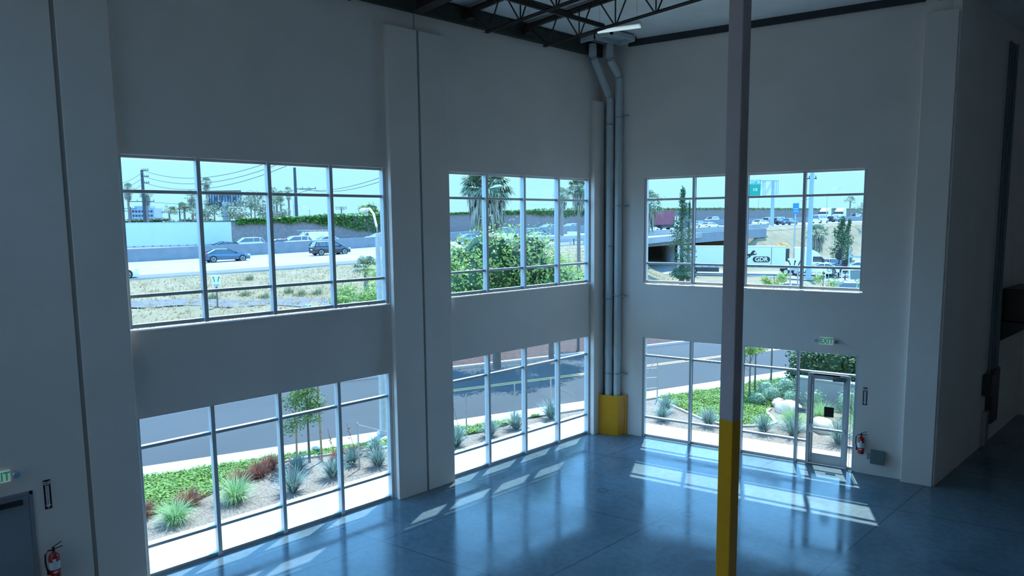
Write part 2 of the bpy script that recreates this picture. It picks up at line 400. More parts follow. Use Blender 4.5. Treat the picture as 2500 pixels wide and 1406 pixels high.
# ================= GIRDERS / JOISTS =================
def ibeam(name,a,b,h,wf,label,group=None,m='steel',cat='beam'):
    a=Vector(a);b=Vector(b); L_=(b-a).length; rz=math.atan2(b.y-a.y,b.x-a.x)
    o=empty(name,a,rz,label,cat,group)
    MB().box(0,L_,-.01,.01,.016,h-.016).build('web',M[m],o)
    MB().box(0,L_,-wf/2,wf/2,0,.016).build('flange',M[m],o); MB().box(0,L_,-wf/2,wf/2,h-.016,h).build('flange',M[m],o)
    return o
ibeam('roof_girder',(.42,-6.95+.1,11.32),(XE,-6.85,11.32),.44,.28,'dark steel girder over the middle pilaster, crossing at the top of the column')
g2=ibeam('roof_girder',(8.5,1.6,11.34),(8.5,-25.8,11.34),.42,.28,'dark steel girder end bearing on the right pilaster at the roof')
MB().box(0.2,.75,-.12,.12,11.28,11.33)
def joist(y,x0,x1,zb,zt,label,phase=0,name='open_web_joist'):
    o=empty(name,(x0,y,0),0,label,'joist','open web steel joists under the roof deck')
    L_=x1-x0
    for nm,z,xs in (('bottom_chord',zb,.62),('top_chord',zt,0.0)):
        m=MB(); 
        for s in (-1,1):
            m.box(xs,L_,s*.012,s*.055,z,z+.012); m.box(xs,L_,s*.012,s*.02,z,z+.05)
        m.build(nm,M['steel'],o)
    w_=MB(); p=.62; k=0; x=.75; step=.62
    w_.bar((.05,0,zt),(.80,0,zb+.02),.03,.03)
    while x+2*step<L_ and x<18:
        w_.bar((x,0,zb+.02),(x+step*.55,0,zt),.026,.026); w_.bar((x+step*1.0,0,zt),(x+step*1.7,0,zb+.02),.026,.026)
        w_.bar((x+step*1.75,0,zb+.02),(x+step*1.75,0,zt),.024,.024)
        x+=step*1.8
    w_.build('web_bars',M['steel'],o)
    st=MB(); st.box(-.13,.18,-.09,.09,zt-.16,zt-.02); st.build('bearing_seat',M['steel'],o)
    return o
for i,(y,lb) in enumerate(((-3.45,'open web joist nearest the corner drain pipes'),(-5.35,'open web joist second from the corner, left of the light strip'),(-8.9,'open web joist just past the girder towards the camera'))):
    joist(y,.42,XE-.2,11.0,11.62,lb)
# purlins / nailers under deck along the joists
def deckrib(a,b,lab): 
    m=MB(); m.bar(a,b,.09,.12); o=m.build('roof_purlin',M['steel'])
    tag(o,lab,'purlin','dark purlins below the white roof deck')
deckrib((.3,-3.3,11.70),(20,-3.3,11.70),'dark purlin directly above the joist nearest the corner')
deckrib((.3,-5.25,11.70),(20,-5.25,11.70),'dark purlin directly above the second joist')
# bridging
def bridging(a,b,lab):
    o=MB().bar(a,b,.045,.045).bar(tuple(Vector(a)+Vector((0,0,.05))),tuple(Vector(b)+Vector((0,0,.05))),.01,.06).build('joist_bridging',M['steel']); tag(o,lab,'brace','angle bridging between the joists')
bridging((3.05,-3.45,11.03),(3.05,-6.8,11.03),'angle bridging bar crossing under the joists beside the light strip')
bridging((1.9,-3.3,11.60),(1.9,-6.8,11.60),'angle bridging bar tied high near the left wall ledger')
bridging((7.1,-3.45,11.05),(7.1,-.0,11.60),'sloping angle brace right of the light strip')
# hanging strip light
lf=empty('strip_light',(3.0,-2.9,11.12),math.radians(25),'white hanging strip light below the joists near the corner','light fixture')
MB().prism([(-.16,0),(.16,0),(.09,.09),(-.09,.09)],'x',-.55,.55).build('housing',M['white'],lf)
for s in (-.07,.07): MB().tube([(-.52,s,-.02),(.52,s,-.02)],.018).build('lamp_tube',M['tube'],lf,smooth=True)
for s in (-.45,.45): MB().tube([(s,0,.09),(s,0,.66)],.004,6).build('hanger_wire',M['galv'],lf)
cab=MB().tube([(4.6,-2.5,11.78),(4.7,-2.8,11.55),(5.2,-2.95,11.45),(6.0,-2.9,11.55),(6.6,-2.8,11.75)],.02,8)
tag(cab.build('power_cable',M['black'],smooth=True),'black electrical cable looping under the roof deck','cable')
# ================= ROOF DRAIN PIPES =================
sump=empty('roof_sump',(.82,-.66,11.62),0,'white framed drain sump opening in the corner of the roof deck','roof drain')
m=MB(); 
for a,b,c,d_ in ((-.62,.62,-.62,-.56),(-.62,.62,.40,.46),(-.62,-.56,-.62,.46),(.56,.62,-.62,.46),(-.03,.03,-.62,.46)): m.box(a,b,c,d_,.0,.12)
m.build('frame',M['pvc'],sump); MB().box(-.6,.6,-.6,.44,.12,.14).build('panel',M['pvc'],sump)
def pipe(pts,r,lab,bands,bigs,brz):
    o=empty('roof_drain_pipe',(pts[-1][0],pts[-1][1],0),0,lab,'pipe','white roof drain pipes in the corner')
    B=Vector((pts[-1][0],pts[-1][1],0)); L=[Vector(p)-B for p in pts]
    # round the bends
    pp=[L[0]]
    for a,b,c in zip(L,L[1:],L[2:]):
        e=.13; u=(a-b).normalized(); v=(c-b).normalized()
        for t in (0,.33,.66,1): pp.append((b+u*e)*(1-t)**2+b*2*t*(1-t)+(b+v*e)*t*t)
    pp.append(L[-1])
    MB().tube(pp,r,20).build('pipe_run',M['pvc'],o,smooth=True)
    for (p,q) in bands:
        p=Vector(p)-B; q=Vector(q)-B
        MB().tube([p,q],r*1.07,20).build('coupling',M['pvc'],o,smooth=True)
    for z in bigs: MB().tube([(0,0,z),(0,0,z+.42)],r*1.06,20).build('coupling',M['pvc'],o,smooth=True)
    for z in brz:
        m=MB(); m.tube([(0,0,z),(0,0,z+.035)],r*1.09,20); m.build('pipe_clamp',M['galv'],o)
    return o
pA=Vector((.49,-.20,0)); pB=Vector((.70,-.05,0))
pipe([(.43,-.91,11.62),(.43,-.91,11.32),(pA.x,pA.y,10.15),(pA.x,pA.y,.02)],.108,'left one of two white roof drain pipes, with the longer sloped offset',
     [((.43,-.91,11.5),(.43,-.91,11.3))],[7.75,2.35],[9.4,6.0-.2,4.2,1.9])
pipe([(.74,-.53,11.62),(.74,-.53,11.2),(pB.x,pB.y,10.78),(pB.x,pB.y,.02)],.108,'right one of two white roof drain pipes, with the short offset near the roof',
     [((.74,-.53,11.45),(.74,-.53,11.25))],[7.75,2.35],[9.6,7.0,4.3,1.9])
for z,q in ((9.66,'highest'),(7.02,'second highest'),(4.32,'third highest'),(1.92,'lowest, just above the yellow guard')):
    wb=rw(.86,-.15)
    o=MB().bar((pA.x,pA.y+.02,z),(pB.x+.12,pB.y+.08,z),.05,.035).tube([(pB.x+.08,pB.y+.0,z),(wb.x+.1,wb.y-.02,z)],.022,8).tube([(pB.x+.1,pB.y,z+.0),(pB.x+.2,pB.y+.12,z)],.03,8).build('pipe_bracket',M['galv'])
    tag(o,'galvanised strut bracket holding both drain pipes to the wall, '+q,'bracket','drain pipe brackets')
# ================= YELLOW CORNER GUARD =================
yg=empty('pipe_guard',(.81,-.25,0),0,'bright yellow steel guard around the foot of the drain pipes','guard')
P0=(-.49,-.24); P1=(-.42,-.20);P2=(.02,.0); 
th=.012
def plate(a,b,z0,z1,t=.012):
    a=Vector((*a,0));b=Vector((*b,0)); nrm=Vector((-(b-a).y,(b-a).x,0)).normalized()*t
    m=MB(); m.prism([(a.x,a.y),(b.x,b.y),(b.x+nrm.x,b.y+nrm.y),(a.x+nrm.x,a.y+nrm.y)],'z',z0,z1); return m
LQ=(-.46,-.17); FQ=(.02,.08); RQ=(.09,.34)
g1=plate(LQ,FQ,.0,1.24); g1.build('front_plate',M['yellow'],yg); plate(FQ,RQ,.0,1.24).build('side_plate',M['yellow'],yg)
plate((-.50,-.20),(-.46,-.17),0,1.27,.03).build('left_flange',M['yellow'],yg)
plate((.09,.34),(.14,.35),0,1.27,.03).build('right_flange',M['yellow'],yg)
# ================= EXIT SIGNS =================
def exit_sign(loc,rz,lab):
    o=empty('exit_sign',loc,rz,lab,'exit sign','exit signs with emergency lamp heads')
    MB().box(-.155,.155,-.045,0,-.095,.095).build('sign_case',M['exitcase'],o,bevel=.01)
    t=text_mb('EXIT',.20,.003,'sign_letters',M['exitgreen'],o,(0,-.047,-.002),xs=.74)
    for s in (-1,1):
        l=MB(); l.tube([(s*.155,-.02,.02),(s*.21,-.04,.02)],.012,8); l.tube([(s*.215,-.02,.02),(s*.235,-.10,.0)],[.038,.052],16)
        l.build('lamp_head',M['chrome'],o,smooth=True)
    return o
exit_sign(rw(6.40,-.15,3.40),ANG,'green EXIT sign with twin lamp heads on the wall above the glass door')
exit_sign((.30,-14.92,2.60),PI/2,'green EXIT sign cut by the left edge of the picture above the grey door')
# ================= EXTINGUISHER SIGNS =================
def ext_sign(loc,rz,lab,h=.48):
    o=empty('extinguisher_sign',loc,rz,lab,'sign','fire extinguisher arrow signs')
    MB().box(-.05,.05,-.004,0,-h/2,h/2).build('sign_plate',M['maroon'],o)
    a=MB(); a.prism([(-.043,h/2-.02),(-.043,h/2-.085),(.043,h/2-.085),(.043,h/2-.02),(0,h/2-.04)],'y',-.0055,-.004)
    a.prism([(-.024,h/2-.1),(-.024,-h/2+.07),(-.042,-h/2+.07),(0,-h/2+.015),(.042,-h/2+.07),(.024,-h/2+.07),(.024,h/2-.1)],'y',-.0055,-.004)
    a.build('arrow',M['signwhite'],o)
    text_mb('FIRE',.038,.0006,'letters_fire',M['maroon'],o,(0,-.0065,h/2-.062),xs=.9)
    word='EXTINGUISHER'
    for i,ch in enumerate(word):
        pass
    cuts='\n'.join(word)
    t=text_mb(cuts,.0315,.0006,'letters_extinguisher',M['maroon'],o,(0,-.0065,-.012)); t.scale=(1.0,.82,1)
    return o
ext_sign(rw(7.34,-.15,2.04),ANG,'narrow FIRE EXTINGUISHER arrow sign right of the glass door',.46)
ext_sign((.30,-14.305,2.14),PI/2,'narrow FIRE EXTINGUISHER arrow sign right of the grey metal door',.50)
# ================= EXTINGUISHERS =================
def extinguisher(loc,rz,lab,flip=1):
    o=empty('fire_extinguisher',loc,rz,lab,'fire extinguisher','red wall mounted fire extinguishers')
    y=-.11
    MB().lathe([(.02,0),(.07,.005),(.078,.02),(.078,.36),(.07,.40),(.045,.43),(.025,.445),(.022,.47)],24,(0,y,0)).build('cylinder_body',M['red'],o,smooth=True)
    MB().lathe([(.0795,.17),(.0795,.30)],24,(0,y,0)).build('paper_label',M['signwhite'],o,smooth=True)
    MB().box(-.03,.02,y-.084,y-.082,.27,.36).build('inspection_tag',M['signwhite'],o)
    MB().prism([(-.04,.13),(.0,.15),(.045,.13),(0,.11)],'y',y-.083,y-.0795).build('diamond_label',M['signwhite'],o)
    v=MB(); v.lathe([(.018,.46),(.022,.48),(.022,.52),(.012,.54)],12,(0,y,0)); v.build('valve',M['black'],o)
    hh=MB(); hh.bar((-.02,y,.53),(.12*flip,y,.60),.025,.008); hh.bar((-.02,y,.50),(.13*flip,y,.52),.025,.008); hh.build('handle',M['dkgrey'],o)
    ho=MB(); ho.tube([(-.02*flip,y,.49),(-.07*flip,y,.50),(-.115*flip,y,.44),(-.12*flip,y,.30),(-.105*flip,y,.18),(-.095*flip,y,.12)],.012,8); ho.build('hose',M['black'],o,smooth=True)
    MB().lathe([(.012,-.06),(.02,-.05),(.012,.04)],10,(-.095*flip,y,.14)).build('nozzle',M['black'],o)
    MB().box(-.02,.02,y+.078,0,.25,.42).build('wall_bracket',M['dkgrey'],o)
    return o
extinguisher(rw(7.30,-.15,.55),ANG,'red fire extinguisher on the wall right of the glass door')
extinguisher((.30,-14.30,.72),PI/2,'red fire extinguisher at lower left beside the grey metal door')
# ================= GREY BOX =================
gb=empty('electrical_box',rw(7.68,-.15,.50),ANG,'square dark grey electrical box low on the wall near the right pilaster','electrical box')
MB().box(-.16,.16,-.16,0,-.16,.17).build('enclosure',M['boxgrey'],gb,bevel=.008); MB().box(-.24,-.16,-.05,0,-.09,.04).build('side_outlet',M['galv'],gb,bevel=.004)
# outlet cover on pilaster
op=MB().box(0,.006,-.035,.035,-.055,.055).build('outlet_cover',M['wall'],bevel=.002); op.location=(.30,-7.36,.42)
tag(op,'small white outlet cover low on the middle pilaster','outlet')
# ================= LEFT METAL DOOR =================
d2=empty('door_2',(.30,-14.5,0),PI/2,kind='structure')
# opening frame with reveal ; local x right along +y world, y into wall(-x)
f=MB(); f.box(-.055,.0,-.02,.1,0,2.27); f.box(-1.16,-1.10,-.02,.1,0,2.27); f.box(-1.16,0,-.02,.1,2.21,2.27); f.build('door_frame',M['doorframe'],d2,bevel=.006)
MB().box(-1.10,-.06,-.012,-.004,0.01,2.205).build('door_leaf',M['doorpaint'],d2)
c=MB().box(-.62,-.14,-.08,-.012,2.08,2.16).build('door_closer',M['dkgrey'],d2,bevel=.01)
MB().bar((-.3,-.09,2.165),(-.75,-.16,2.19),.03,.012).bar((-.75,-.16,2.19),(-.5,-.03,2.215),.03,.012).build('closer_arm',M['black'],c)
# ================= DARK SIDE EQUIPMENT =================
uh=empty('hanging_unit',(8.54,9.3,3.55),0,'black boxy unit on a wall bracket in the dark right side','equipment')
MB().box(.05,.75,-1.45,.6,.0,.95).build('cabinet',M['black'],uh,bevel=.02); MB().prism([(0,-.02),(.75,-.02),(.75,-.1),(0,-.65)],'y',-1.5,.6).build('shelf_bracket',M['dkgrey'],uh)
MB().bar((.76,-.4,.3),(.76,-.25,.3),.01,.04).build('nameplate',M['chrome'],uh)
ep=empty('breaker_cabinet',(8.546,6.9,1.0),0,'dark electrical panel with conduits on the unlit right wall','electrical panel')
MB().box(0,.22,-.45,.10,.55,1.15).build('upper_cabinet',M['dkgrey'],ep,bevel=.01); MB().box(0,.16,.0,.75,-.35,1.22).build('lower_cabinet',M['dkgrey'],ep,bevel=.01)
MB().box(0,.12,-.3,.0,-.95,.05).build('wire_trough',M['galv'],ep)
for y,r,zt,q in ((6.75,.035,11.3,'left, thinnest'),(7.05,.03,11.3,'middle'),(7.35,.06,11.3,'right, thickest'),(7.62,.03,4.2,'short one under the black unit')):
    t=MB().tube([(8.62,y,2.1),(8.62,y,zt)],r,10).build('wall_conduit',M['boxgrey'],smooth=True); tag(t,'vertical conduit on the dark right wall, '+q,'conduit','conduits on the dark right wall')
# ================= EXTERIOR GROUND =================
M['walk']=mat('sunny_sidewalk_concrete',(.42,.43,.41),.85,noise_amt=.08,noise_scale=1.5,bump=.1)
M['asph']=mat('asphalt',(.062,.072,.084),.9,noise_amt=.2,noise_scale=.35,bump=.2,bump_scale=80,stretch=(1,.35,1))
M['curb']=mat('pale_curb',(.60,.55,.53),.85,noise_amt=.1)
M['gravel']=mat('tan_gravel_mulch',(.34,.29,.255),.95,noise_amt=.6,noise_scale=26,bump=1,bump_scale=30,col2=(.14,.115,.10))
M['paint']=mat('road_paint_white',(.75,.74,.66),.7); M['ypaint']=mat('road_paint_yellow',(.75,.50,.16),.7)
M['soil']=mat('red_brown_mulch',(.11,.06,.05),.95,noise_amt=.5,noise_scale=6,bump=.6)
M['dry']=mat('dry_grass_ground',(.27,.215,.135),.95,noise_amt=.45,noise_scale=.5,bump=1,bump_scale=5,col2=(.19,.165,.10))
M['frwy']=mat('freeway_concrete',(.34,.34,.33),.85,noise_amt=.15,noise_scale=.25,stretch=(1,1,1))
M['barrier']=mat('barrier_concrete',(.21,.23,.26),.85,noise_amt=.15,noise_scale=1)
M['brick']=mat('sound_wall_block',(.22,.19,.19),.9,noise_amt=.3,noise_scale=3)
def kline(y): return -3.15+.285*y        # street side curb line x(y)
def strip(name,m,fn0,fn1,ya,yb,z0,z1,kind='structure',step=2.0,label=None,cat=None):
    b=MB(); ys=[]; y=ya
    while y<yb: ys.append(y); y+=step
    ys.append(yb); top=[];bot=[]
    for y in ys:
        x0,x1=fn0(y),fn1(y); top.append((b.P((x0,y,z1)),b.P((x1,y,z1)))); bot.append((b.P((x0,y,z0)),b.P((x1,y,z0))))
    for k in range(len(ys)-1):
        b.face((top[k][0],top[k][1],top[k+1][1],top[k+1][0])); b.face((top[k][0],top[k+1][0],bot[k+1][0],bot[k][0])); b.face((top[k][1],bot[k][1],bot[k+1][1],top[k+1][1]))
    b.face((top[0][0],bot[0][0],bot[0][1],top[0][1])); b.face((top[-1][0],top[-1][1],bot[-1][1],bot[-1][0]))
    o=b.build(name,m); tag(o,label,cat,kind=kind); return o
# gravel bed under everything between building and street
def xin(y): return -.12 if y<0 else (y*.9494+.0)/.3141*.0-.12
b=MB(); b.prism([(-9,-24),(-.121,-24),(-.121,.15),(8.35,2.95),(8.35,26),(kline(26)+.9,26),(kline(-24)+.9,-24)],'z',-.45,-.10)
tag(b.build('gravel_bed',M['gravel']),kind='structure')
b=MB(); b.prism([(-1.65,-24),(-.125,-24),(-.125,.13),(-.3,.13),(8.35,2.98),(8.35,4.25),(-.9,1.12),(-1.65,.55)],'z',-.3,-.055)
tag(b.build('sidewalk',M['walk']),kind='structure')
# expansion joints in the near sidewalk
b=MB()
for y in [-15.8+1.55*k for k in range(11)]: b.box(-1.65,-.13,y,y+.015,-.055,-.053)
bm2=MB(ER)
for s in [.3+1.52*k for k in range(6)]: b.m=ER; b.box(s,s+.015,.15,1.22,-.055,-.053)
tag(b.build('sidewalk_joints',M['groove']),kind='structure')
strip('street_sidewalk',M['walk'],lambda y:kline(y),lambda y:kline(y)+.78,-24,26,-.35,-.07)
strip('street_curb',M['curb'],lambda y:kline(y)-.13,lambda y:kline(y),-24,26,-.4,-.08)
def kfar(y): return -11.25+.285*y if y>-4 else -11.25+.285*y-1.2*(-4-y)*.5
strip('street',M['asph'],kfar,lambda y:kline(y)-.12,-40,34,-.5,-.22)
for dx in (0,.22): 
    o=strip('street_center_stripe',M['ypaint'],lambda y:-7.75+.285*y+dx,lambda y:-7.75+.285*y+dx+.11,-2.6,30,-.222,-.217,kind='structure')
strip('far_curb',M['curb'],lambda y:kfar(y)-.2,kfar,-3.9,30,-.4,-.1)
strip('mulch_bank',M['soil'],lambda y:kfar(y)-4.5,lambda y:kfar(y)-.2,-3.9,24,-.3,-.12)
# mow strip curbs
def curbpath(pts,name):
    b=MB()
    for p,q in zip(pts,pts[1:]): b.bar((p[0],p[1],-.09),(q[0],q[1],-.09),.12,.09)
    tag(b.build(name,M['walk']),kind='structure')
PA=[(-4.45,-9.2),(-4.3,-8.6),(-4.15,-8.0),(-3.9,-7.3),(-3.4,-6.1),(-3.0,-5.0)]
curbpath(PA,'planter_edging')
PB=[(-.9,4.35),(-.1,4.0),(.9,3.62),(1.6,3.36),(2.3,3.35),(2.9,3.75),(3.35,4.3),(3.4,4.8),(3.0,5.3),(2.6,5.7),(2.5,6.2)]
curbpath(PB,'planter_edging')
# ================= PLANTS =================
M['gc']=mat('green_groundcover_leaves',(.30,.50,.11),.6,island=.6,col2=(.10,.22,.05),trans=.3)
M['gflow']=mat('yellow_orange_flowers',(.9,.55,.05),.6)
M['grassg']=mat('fountain_grass_blades',(.50,.68,.36),.55,island=.6,col2=(.16,.36,.16),trans=.3)
M['rust']=mat('rust_brown_foliage',(.40,.17,.12),.7,island=.6,col2=(.16,.07,.055),trans=.2)
M['agave']=mat('blue_green_strap_leaves',(.34,.46,.42),.5,island=.5,col2=(.12,.22,.22),trans=.1)
M['leaf']=mat('tree_leaves',(.22,.36,.10),.5,island=.7,col2=(.05,.12,.04),trans=.35)
M['leafl']=mat('light_green_leaves',(.42,.58,.16),.5,island=.6,col2=(.13,.26,.07),trans=.35)
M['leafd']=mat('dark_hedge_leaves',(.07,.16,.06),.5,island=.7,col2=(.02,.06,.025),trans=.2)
M['shrub']=mat('silver_green_shrub_leaves',(.30,.48,.34),.6,island=.6,col2=(.08,.18,.13),trans=.25)
M['euc']=mat('grey_olive_leaves',(.30,.36,.27),.6,island=.7,col2=(.10,.14,.10),trans=.2)
M['ivy']=mat('ivy_leaves',(.16,.34,.06),.6,island=.7,col2=(.04,.12,.03),trans=.2)
M['drytuft']=mat('dry_grass_blades',(.50,.40,.24),.8,island=.5,col2=(.38,.31,.19),trans=.3)
M['bark']=mat('grey_bark',(.20,.17,.15),.9,noise_amt=.4,noise_scale=12,bump=.4)
M['stake']=mat('lodge_pole_stake',(.50,.34,.20),.8,noise_amt=.3,noise_scale=10)
M['palmtrunk']=mat('palm_trunk',(.28,.23,.20),.9,noise_amt=.45,noise_scale=7,bump=.6,stretch=(1,1,3))
M['palmleaf']=mat('palm_fronds',(.28,.36,.22),.6,island=.6,col2=(.09,.14,.09),trans=.25)
M['palmdead']=mat('dead_palm_skirt',(.36,.33,.25),.8,island=.5,col2=(.17,.17,.13))
M['rock']=mat('pale_granite_boulder',(.66,.60,.54),.85,noise_amt=.2,noise_scale=4,bump=.4,bump_scale=8)
M['stucco']=mat('grey_plaster_wall',(.27,.32,.34),.85,noise_amt=.08,noise_scale=1)
R_=random.Random(11)
def leaves(mb,c,rx,ry,rz,n,size,rnd=R_,shell=.45,seedn=0):
    """n leaf quads scattered through an ellipsoid, denser towards its lumpy shell"""
    for _ in range(n):
        d=Vector((rnd.gauss(0,1),rnd.gauss(0,1),rnd.gauss(0,1))).normalized()
        k=(shell+(1-shell)*rnd.random()**.6)*(1+.25*noise.noise(d*2.2+Vector((seedn,0,0)))*2)
        p=Vector(c)+Vector((d.x*rx*k,d.y*ry*k,d.z*rz*k))
        a=Vector((rnd.gauss(0,1),rnd.gauss(0,1),rnd.gauss(0,.7))).normalized(); b_=a.cross(d+Vector((.1,.2,.3))).normalized()
        s=size*rnd.uniform(.6,1.3)
        mb.poly([p-a*s*.5,p+b_*s*.28,p+a*s*.5,p-b_*s*.28])
def blades(mb,c,n,L_,w,droop,rnd=R_,spread=.12,lean=(.15,1.1)):
    for _ in range(n):
        az=rnd.uniform(0,2*PI); el_=rnd.uniform(*lean); dv=Vector((math.cos(az),math.sin(az),0)); l=L_*rnd.uniform(.6,1.1)
        p=Vector(c)+dv*rnd.uniform(0,spread); sd_=Vector((-dv.y,dv.x,0))*w*.5; prev=None; ang=PI/2-el_*.6
        st=3
        for k in range(st+1):
            ww=sd_*(1-(k/st)**1.5)
            q=(mb.P(p-ww),mb.P(p+ww))
            if prev: mb.face((prev[0],prev[1],q[1],q[0]))
            prev=q; p=p+(dv*math.cos(ang)+Vector((0,0,1))*math.sin(ang))*l/st; ang-=droop*el_*.75
def plant(name,c,label,cat,m,n,L_,w,droop,group=None,spread=.12,lean=(.15,1.1)):
    mb=MB(); blades(mb,(0,0,0),n,L_,w,droop,spread=spread,lean=lean)
    o=mb.build(name,M[m]); o.location=c; tag(o,label,cat,group); return o
ZG=-.10
for (x,y,s,lb) in ((-2.3,-11.85,.62,'green fountain grass clump, leftmost, in front of the rusty shrubs'),(-2.55,-10.45,.74,'large green fountain grass clump behind the second pane of the lower left window'),
                   (4.0,4.75,.85,'green fountain grass beside the boulder, left of the glass door'),(5.75,5.5,1.0,'tall green fountain grass seen through the right of the glass door'),(4.35,6.0,.8,'darker fountain grass behind the white boulder, seen through the glass door')):
    plant('fountain_grass',(x,y,ZG),lb,'grass clump','grassg',520,s,.016,1.0,'fountain grass clumps in the beds',.16)
for (x,y,s,lb) in ((-3.15,-12.3,.30,'small rusty brown shrub at the far left edge of the lower left window'),(-3.05,-11.35,.36,'rusty brown shrub right behind the leftmost fountain grass'),
                 (-3.55,-10.0,.34,'rusty brown shrub behind the large fountain grass'),(-3.75,-9.5,.36,'rusty brown shrub in the middle of the row'),(-4.05,-9.05,.34,'rusty brown shrub nearest the left mullion post'),
                 (-3.35,-7.35,.28,'rusty brown shrub behind the wire post'),(-3.35,-6.85,.26,'rusty brown shrub at the right end by the curb')):
    o=plant('rusty_shrub',(x,y,ZG),lb,'shrub','rust',300,s*1.35,.02,.5,'rusty brown shrubs along the groundcover',.2,(.1,1.3))
AG=[(-2.1,-9.2,.50,'grey green strappy plant at the gravel front, third pane of the lower left window'),(-3.25,-8.6,.42,'grey green strappy plant at the foot of the staked tree'),(-2.3,-8.05,.46,'grey green strappy plant in front of the third mullion'),
 (-2.8,-7.25,.40,'grey green strappy plant behind the wire post'),(-2.2,-6.75,.46,'grey green strappy plant at the right end of the lower left window'),(-3.1,-6.35,.4,'grey green strappy plant near the street lamp'),
 (-1.98,-4.25,.52,'grey green strappy plant at the left of the lower middle window'),(-1.98,-2.95,.44,'grey green strappy plant second from left in the lower middle window'),(-1.98,-1.85,.50,'grey green strappy plant beside the utility lid'),
 (-2.0,-.25,.55,'grey green strappy plant by the right post of the lower middle window'),(.72,2.3,.42,'grey green strappy plant at the left of the lower right window'),(.2,3.2,.5,'spiky plant behind it at the gravel tip, lower right window'),
 (2.05,2.95,.5,'grey green strappy plant on the bend of the white edging left of the column'),(3.6,3.6,.5,'grey green strappy plant right of the column'),(4.4,3.9,.5,'grey green strappy plant left of the glass door'),(5.62,4.25,.62,'dark grey green strappy plant straight behind the door push bar')]
for x,y,s,lb in AG: plant('strappy_plant',(x,y,ZG),lb,'plant','agave',230,s*1.4,.030,.35,'grey green strappy plants in the gravel',.06,(.1,1.35))
# flower stalks
for (x,y,h,q) in ((-2.0,-9.2,1.0,'third pane of the lower left window'),(-2.25,-8.0,1.3,'right of the staked tree'),(-2.75,-7.2,1.15,'beside the braced wire post'),(-1.95,-4.2,1.5,'leftmost pane of the lower middle window'),(-1.95,-2.9,1.4,'second pane of the lower middle window')):
    mb=MB(); px=x;py=y;pts=[(x,y,ZG)]
    for k in range(1,6): pts.append((x-.04*k*k*.25,y+.05*math.sin(k),ZG+h*k/5))
    mb.tube(pts,.006,5); leaves(mb,pts[-2],.05,.05,.25,26,.05)
    tag(mb.build('flower_stalk',M['rust']),'thin reddish flower stalk, '+q,'flower stalk','thin flower stalks above the strappy plants')
# groundcover (uncountable)
def inpoly(x,y,P):
    c=False;j=len(P)-1
    for i in range(len(P)):
        if (P[i][1]>y)!=(P[j][1]>y) and x<(P[j][0]-P[i][0])*(y-P[i][1])/(P[j][1]-P[i][1])+P[i][0]: c=not c
        j=i
    return c
def groundcover(P,n,label,hmax=.12,flowers=True):
    xs=[p[0] for p in P]; ys=[p[1] for p in P]; mb=MB(); fl_=MB(); k=0
    base=MB(); base.prism(P,'z',ZG-.02,ZG+.02)
    while k<n:
        x=R_.uniform(min(xs),max(xs)); y=R_.uniform(min(ys),max(ys))
        if not inpoly(x,y,P): continue
        k+=1; hh=hmax*(.5+.8*max(0,.5+noise.noise(Vector((x*1.3,y*1.3,0)))))
        p=Vector((x,y,ZG+R_.uniform(.02,hh))); a=Vector((R_.gauss(0,1),R_.gauss(0,1),R_.gauss(0,.35))).normalized(); b_=a.cross(Vector((R_.gauss(0,.5),R_.gauss(0,.5),1))).normalized(); s=R_.uniform(.022,.048)
        (fl_ if flowers and R_.random()<.006 else mb).poly([p-a*s,p+b_*s*.6,p+a*s,p-b_*s*.6])
    o=mb.build('groundcover',M['gc']); tag(o,label,'groundcover',kind='stuff')
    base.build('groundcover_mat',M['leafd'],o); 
    if fl_.f: tag(fl_.build('blossoms',M['gflow'],o),kind='stuff')
G1=[(kline(-14)+.8,-14),(-3.0,-14),(-2.95,-12.6),(-3.25,-11.0),(-3.85,-9.8),(-4.35,-9.1),(-4.25,-8.4),(-4.05,-7.7),(-3.75,-6.9),(-3.35,-6.0),(-2.95,-5.0),(-2.6,-3.6),(-2.45,-2.6),(-2.5,-1.4),(-2.6,-.3),(kline(-.3)+.82,-.3),(kline(-6)+.8,-6)]
groundcover(G1,30000,'bright green groundcover with orange blossoms between the street sidewalk and the left gravel bed')
G2=[(kline(4.4)+.85,4.4),(-.85,4.35),(-.1,4.05),(.9,3.68),(1.6,3.42),(2.3,3.42),(2.85,3.8),(3.28,4.3),(3.33,4.75),(2.95,5.25),(2.55,5.7),(2.45,6.3),(1.9,8.5),(kline(10.5)+1.5,10.5),(kline(10.5)+.85,10.5)]
groundcover(G2,24000,'green lawn-like groundcover curving past the column outside the lower right window')
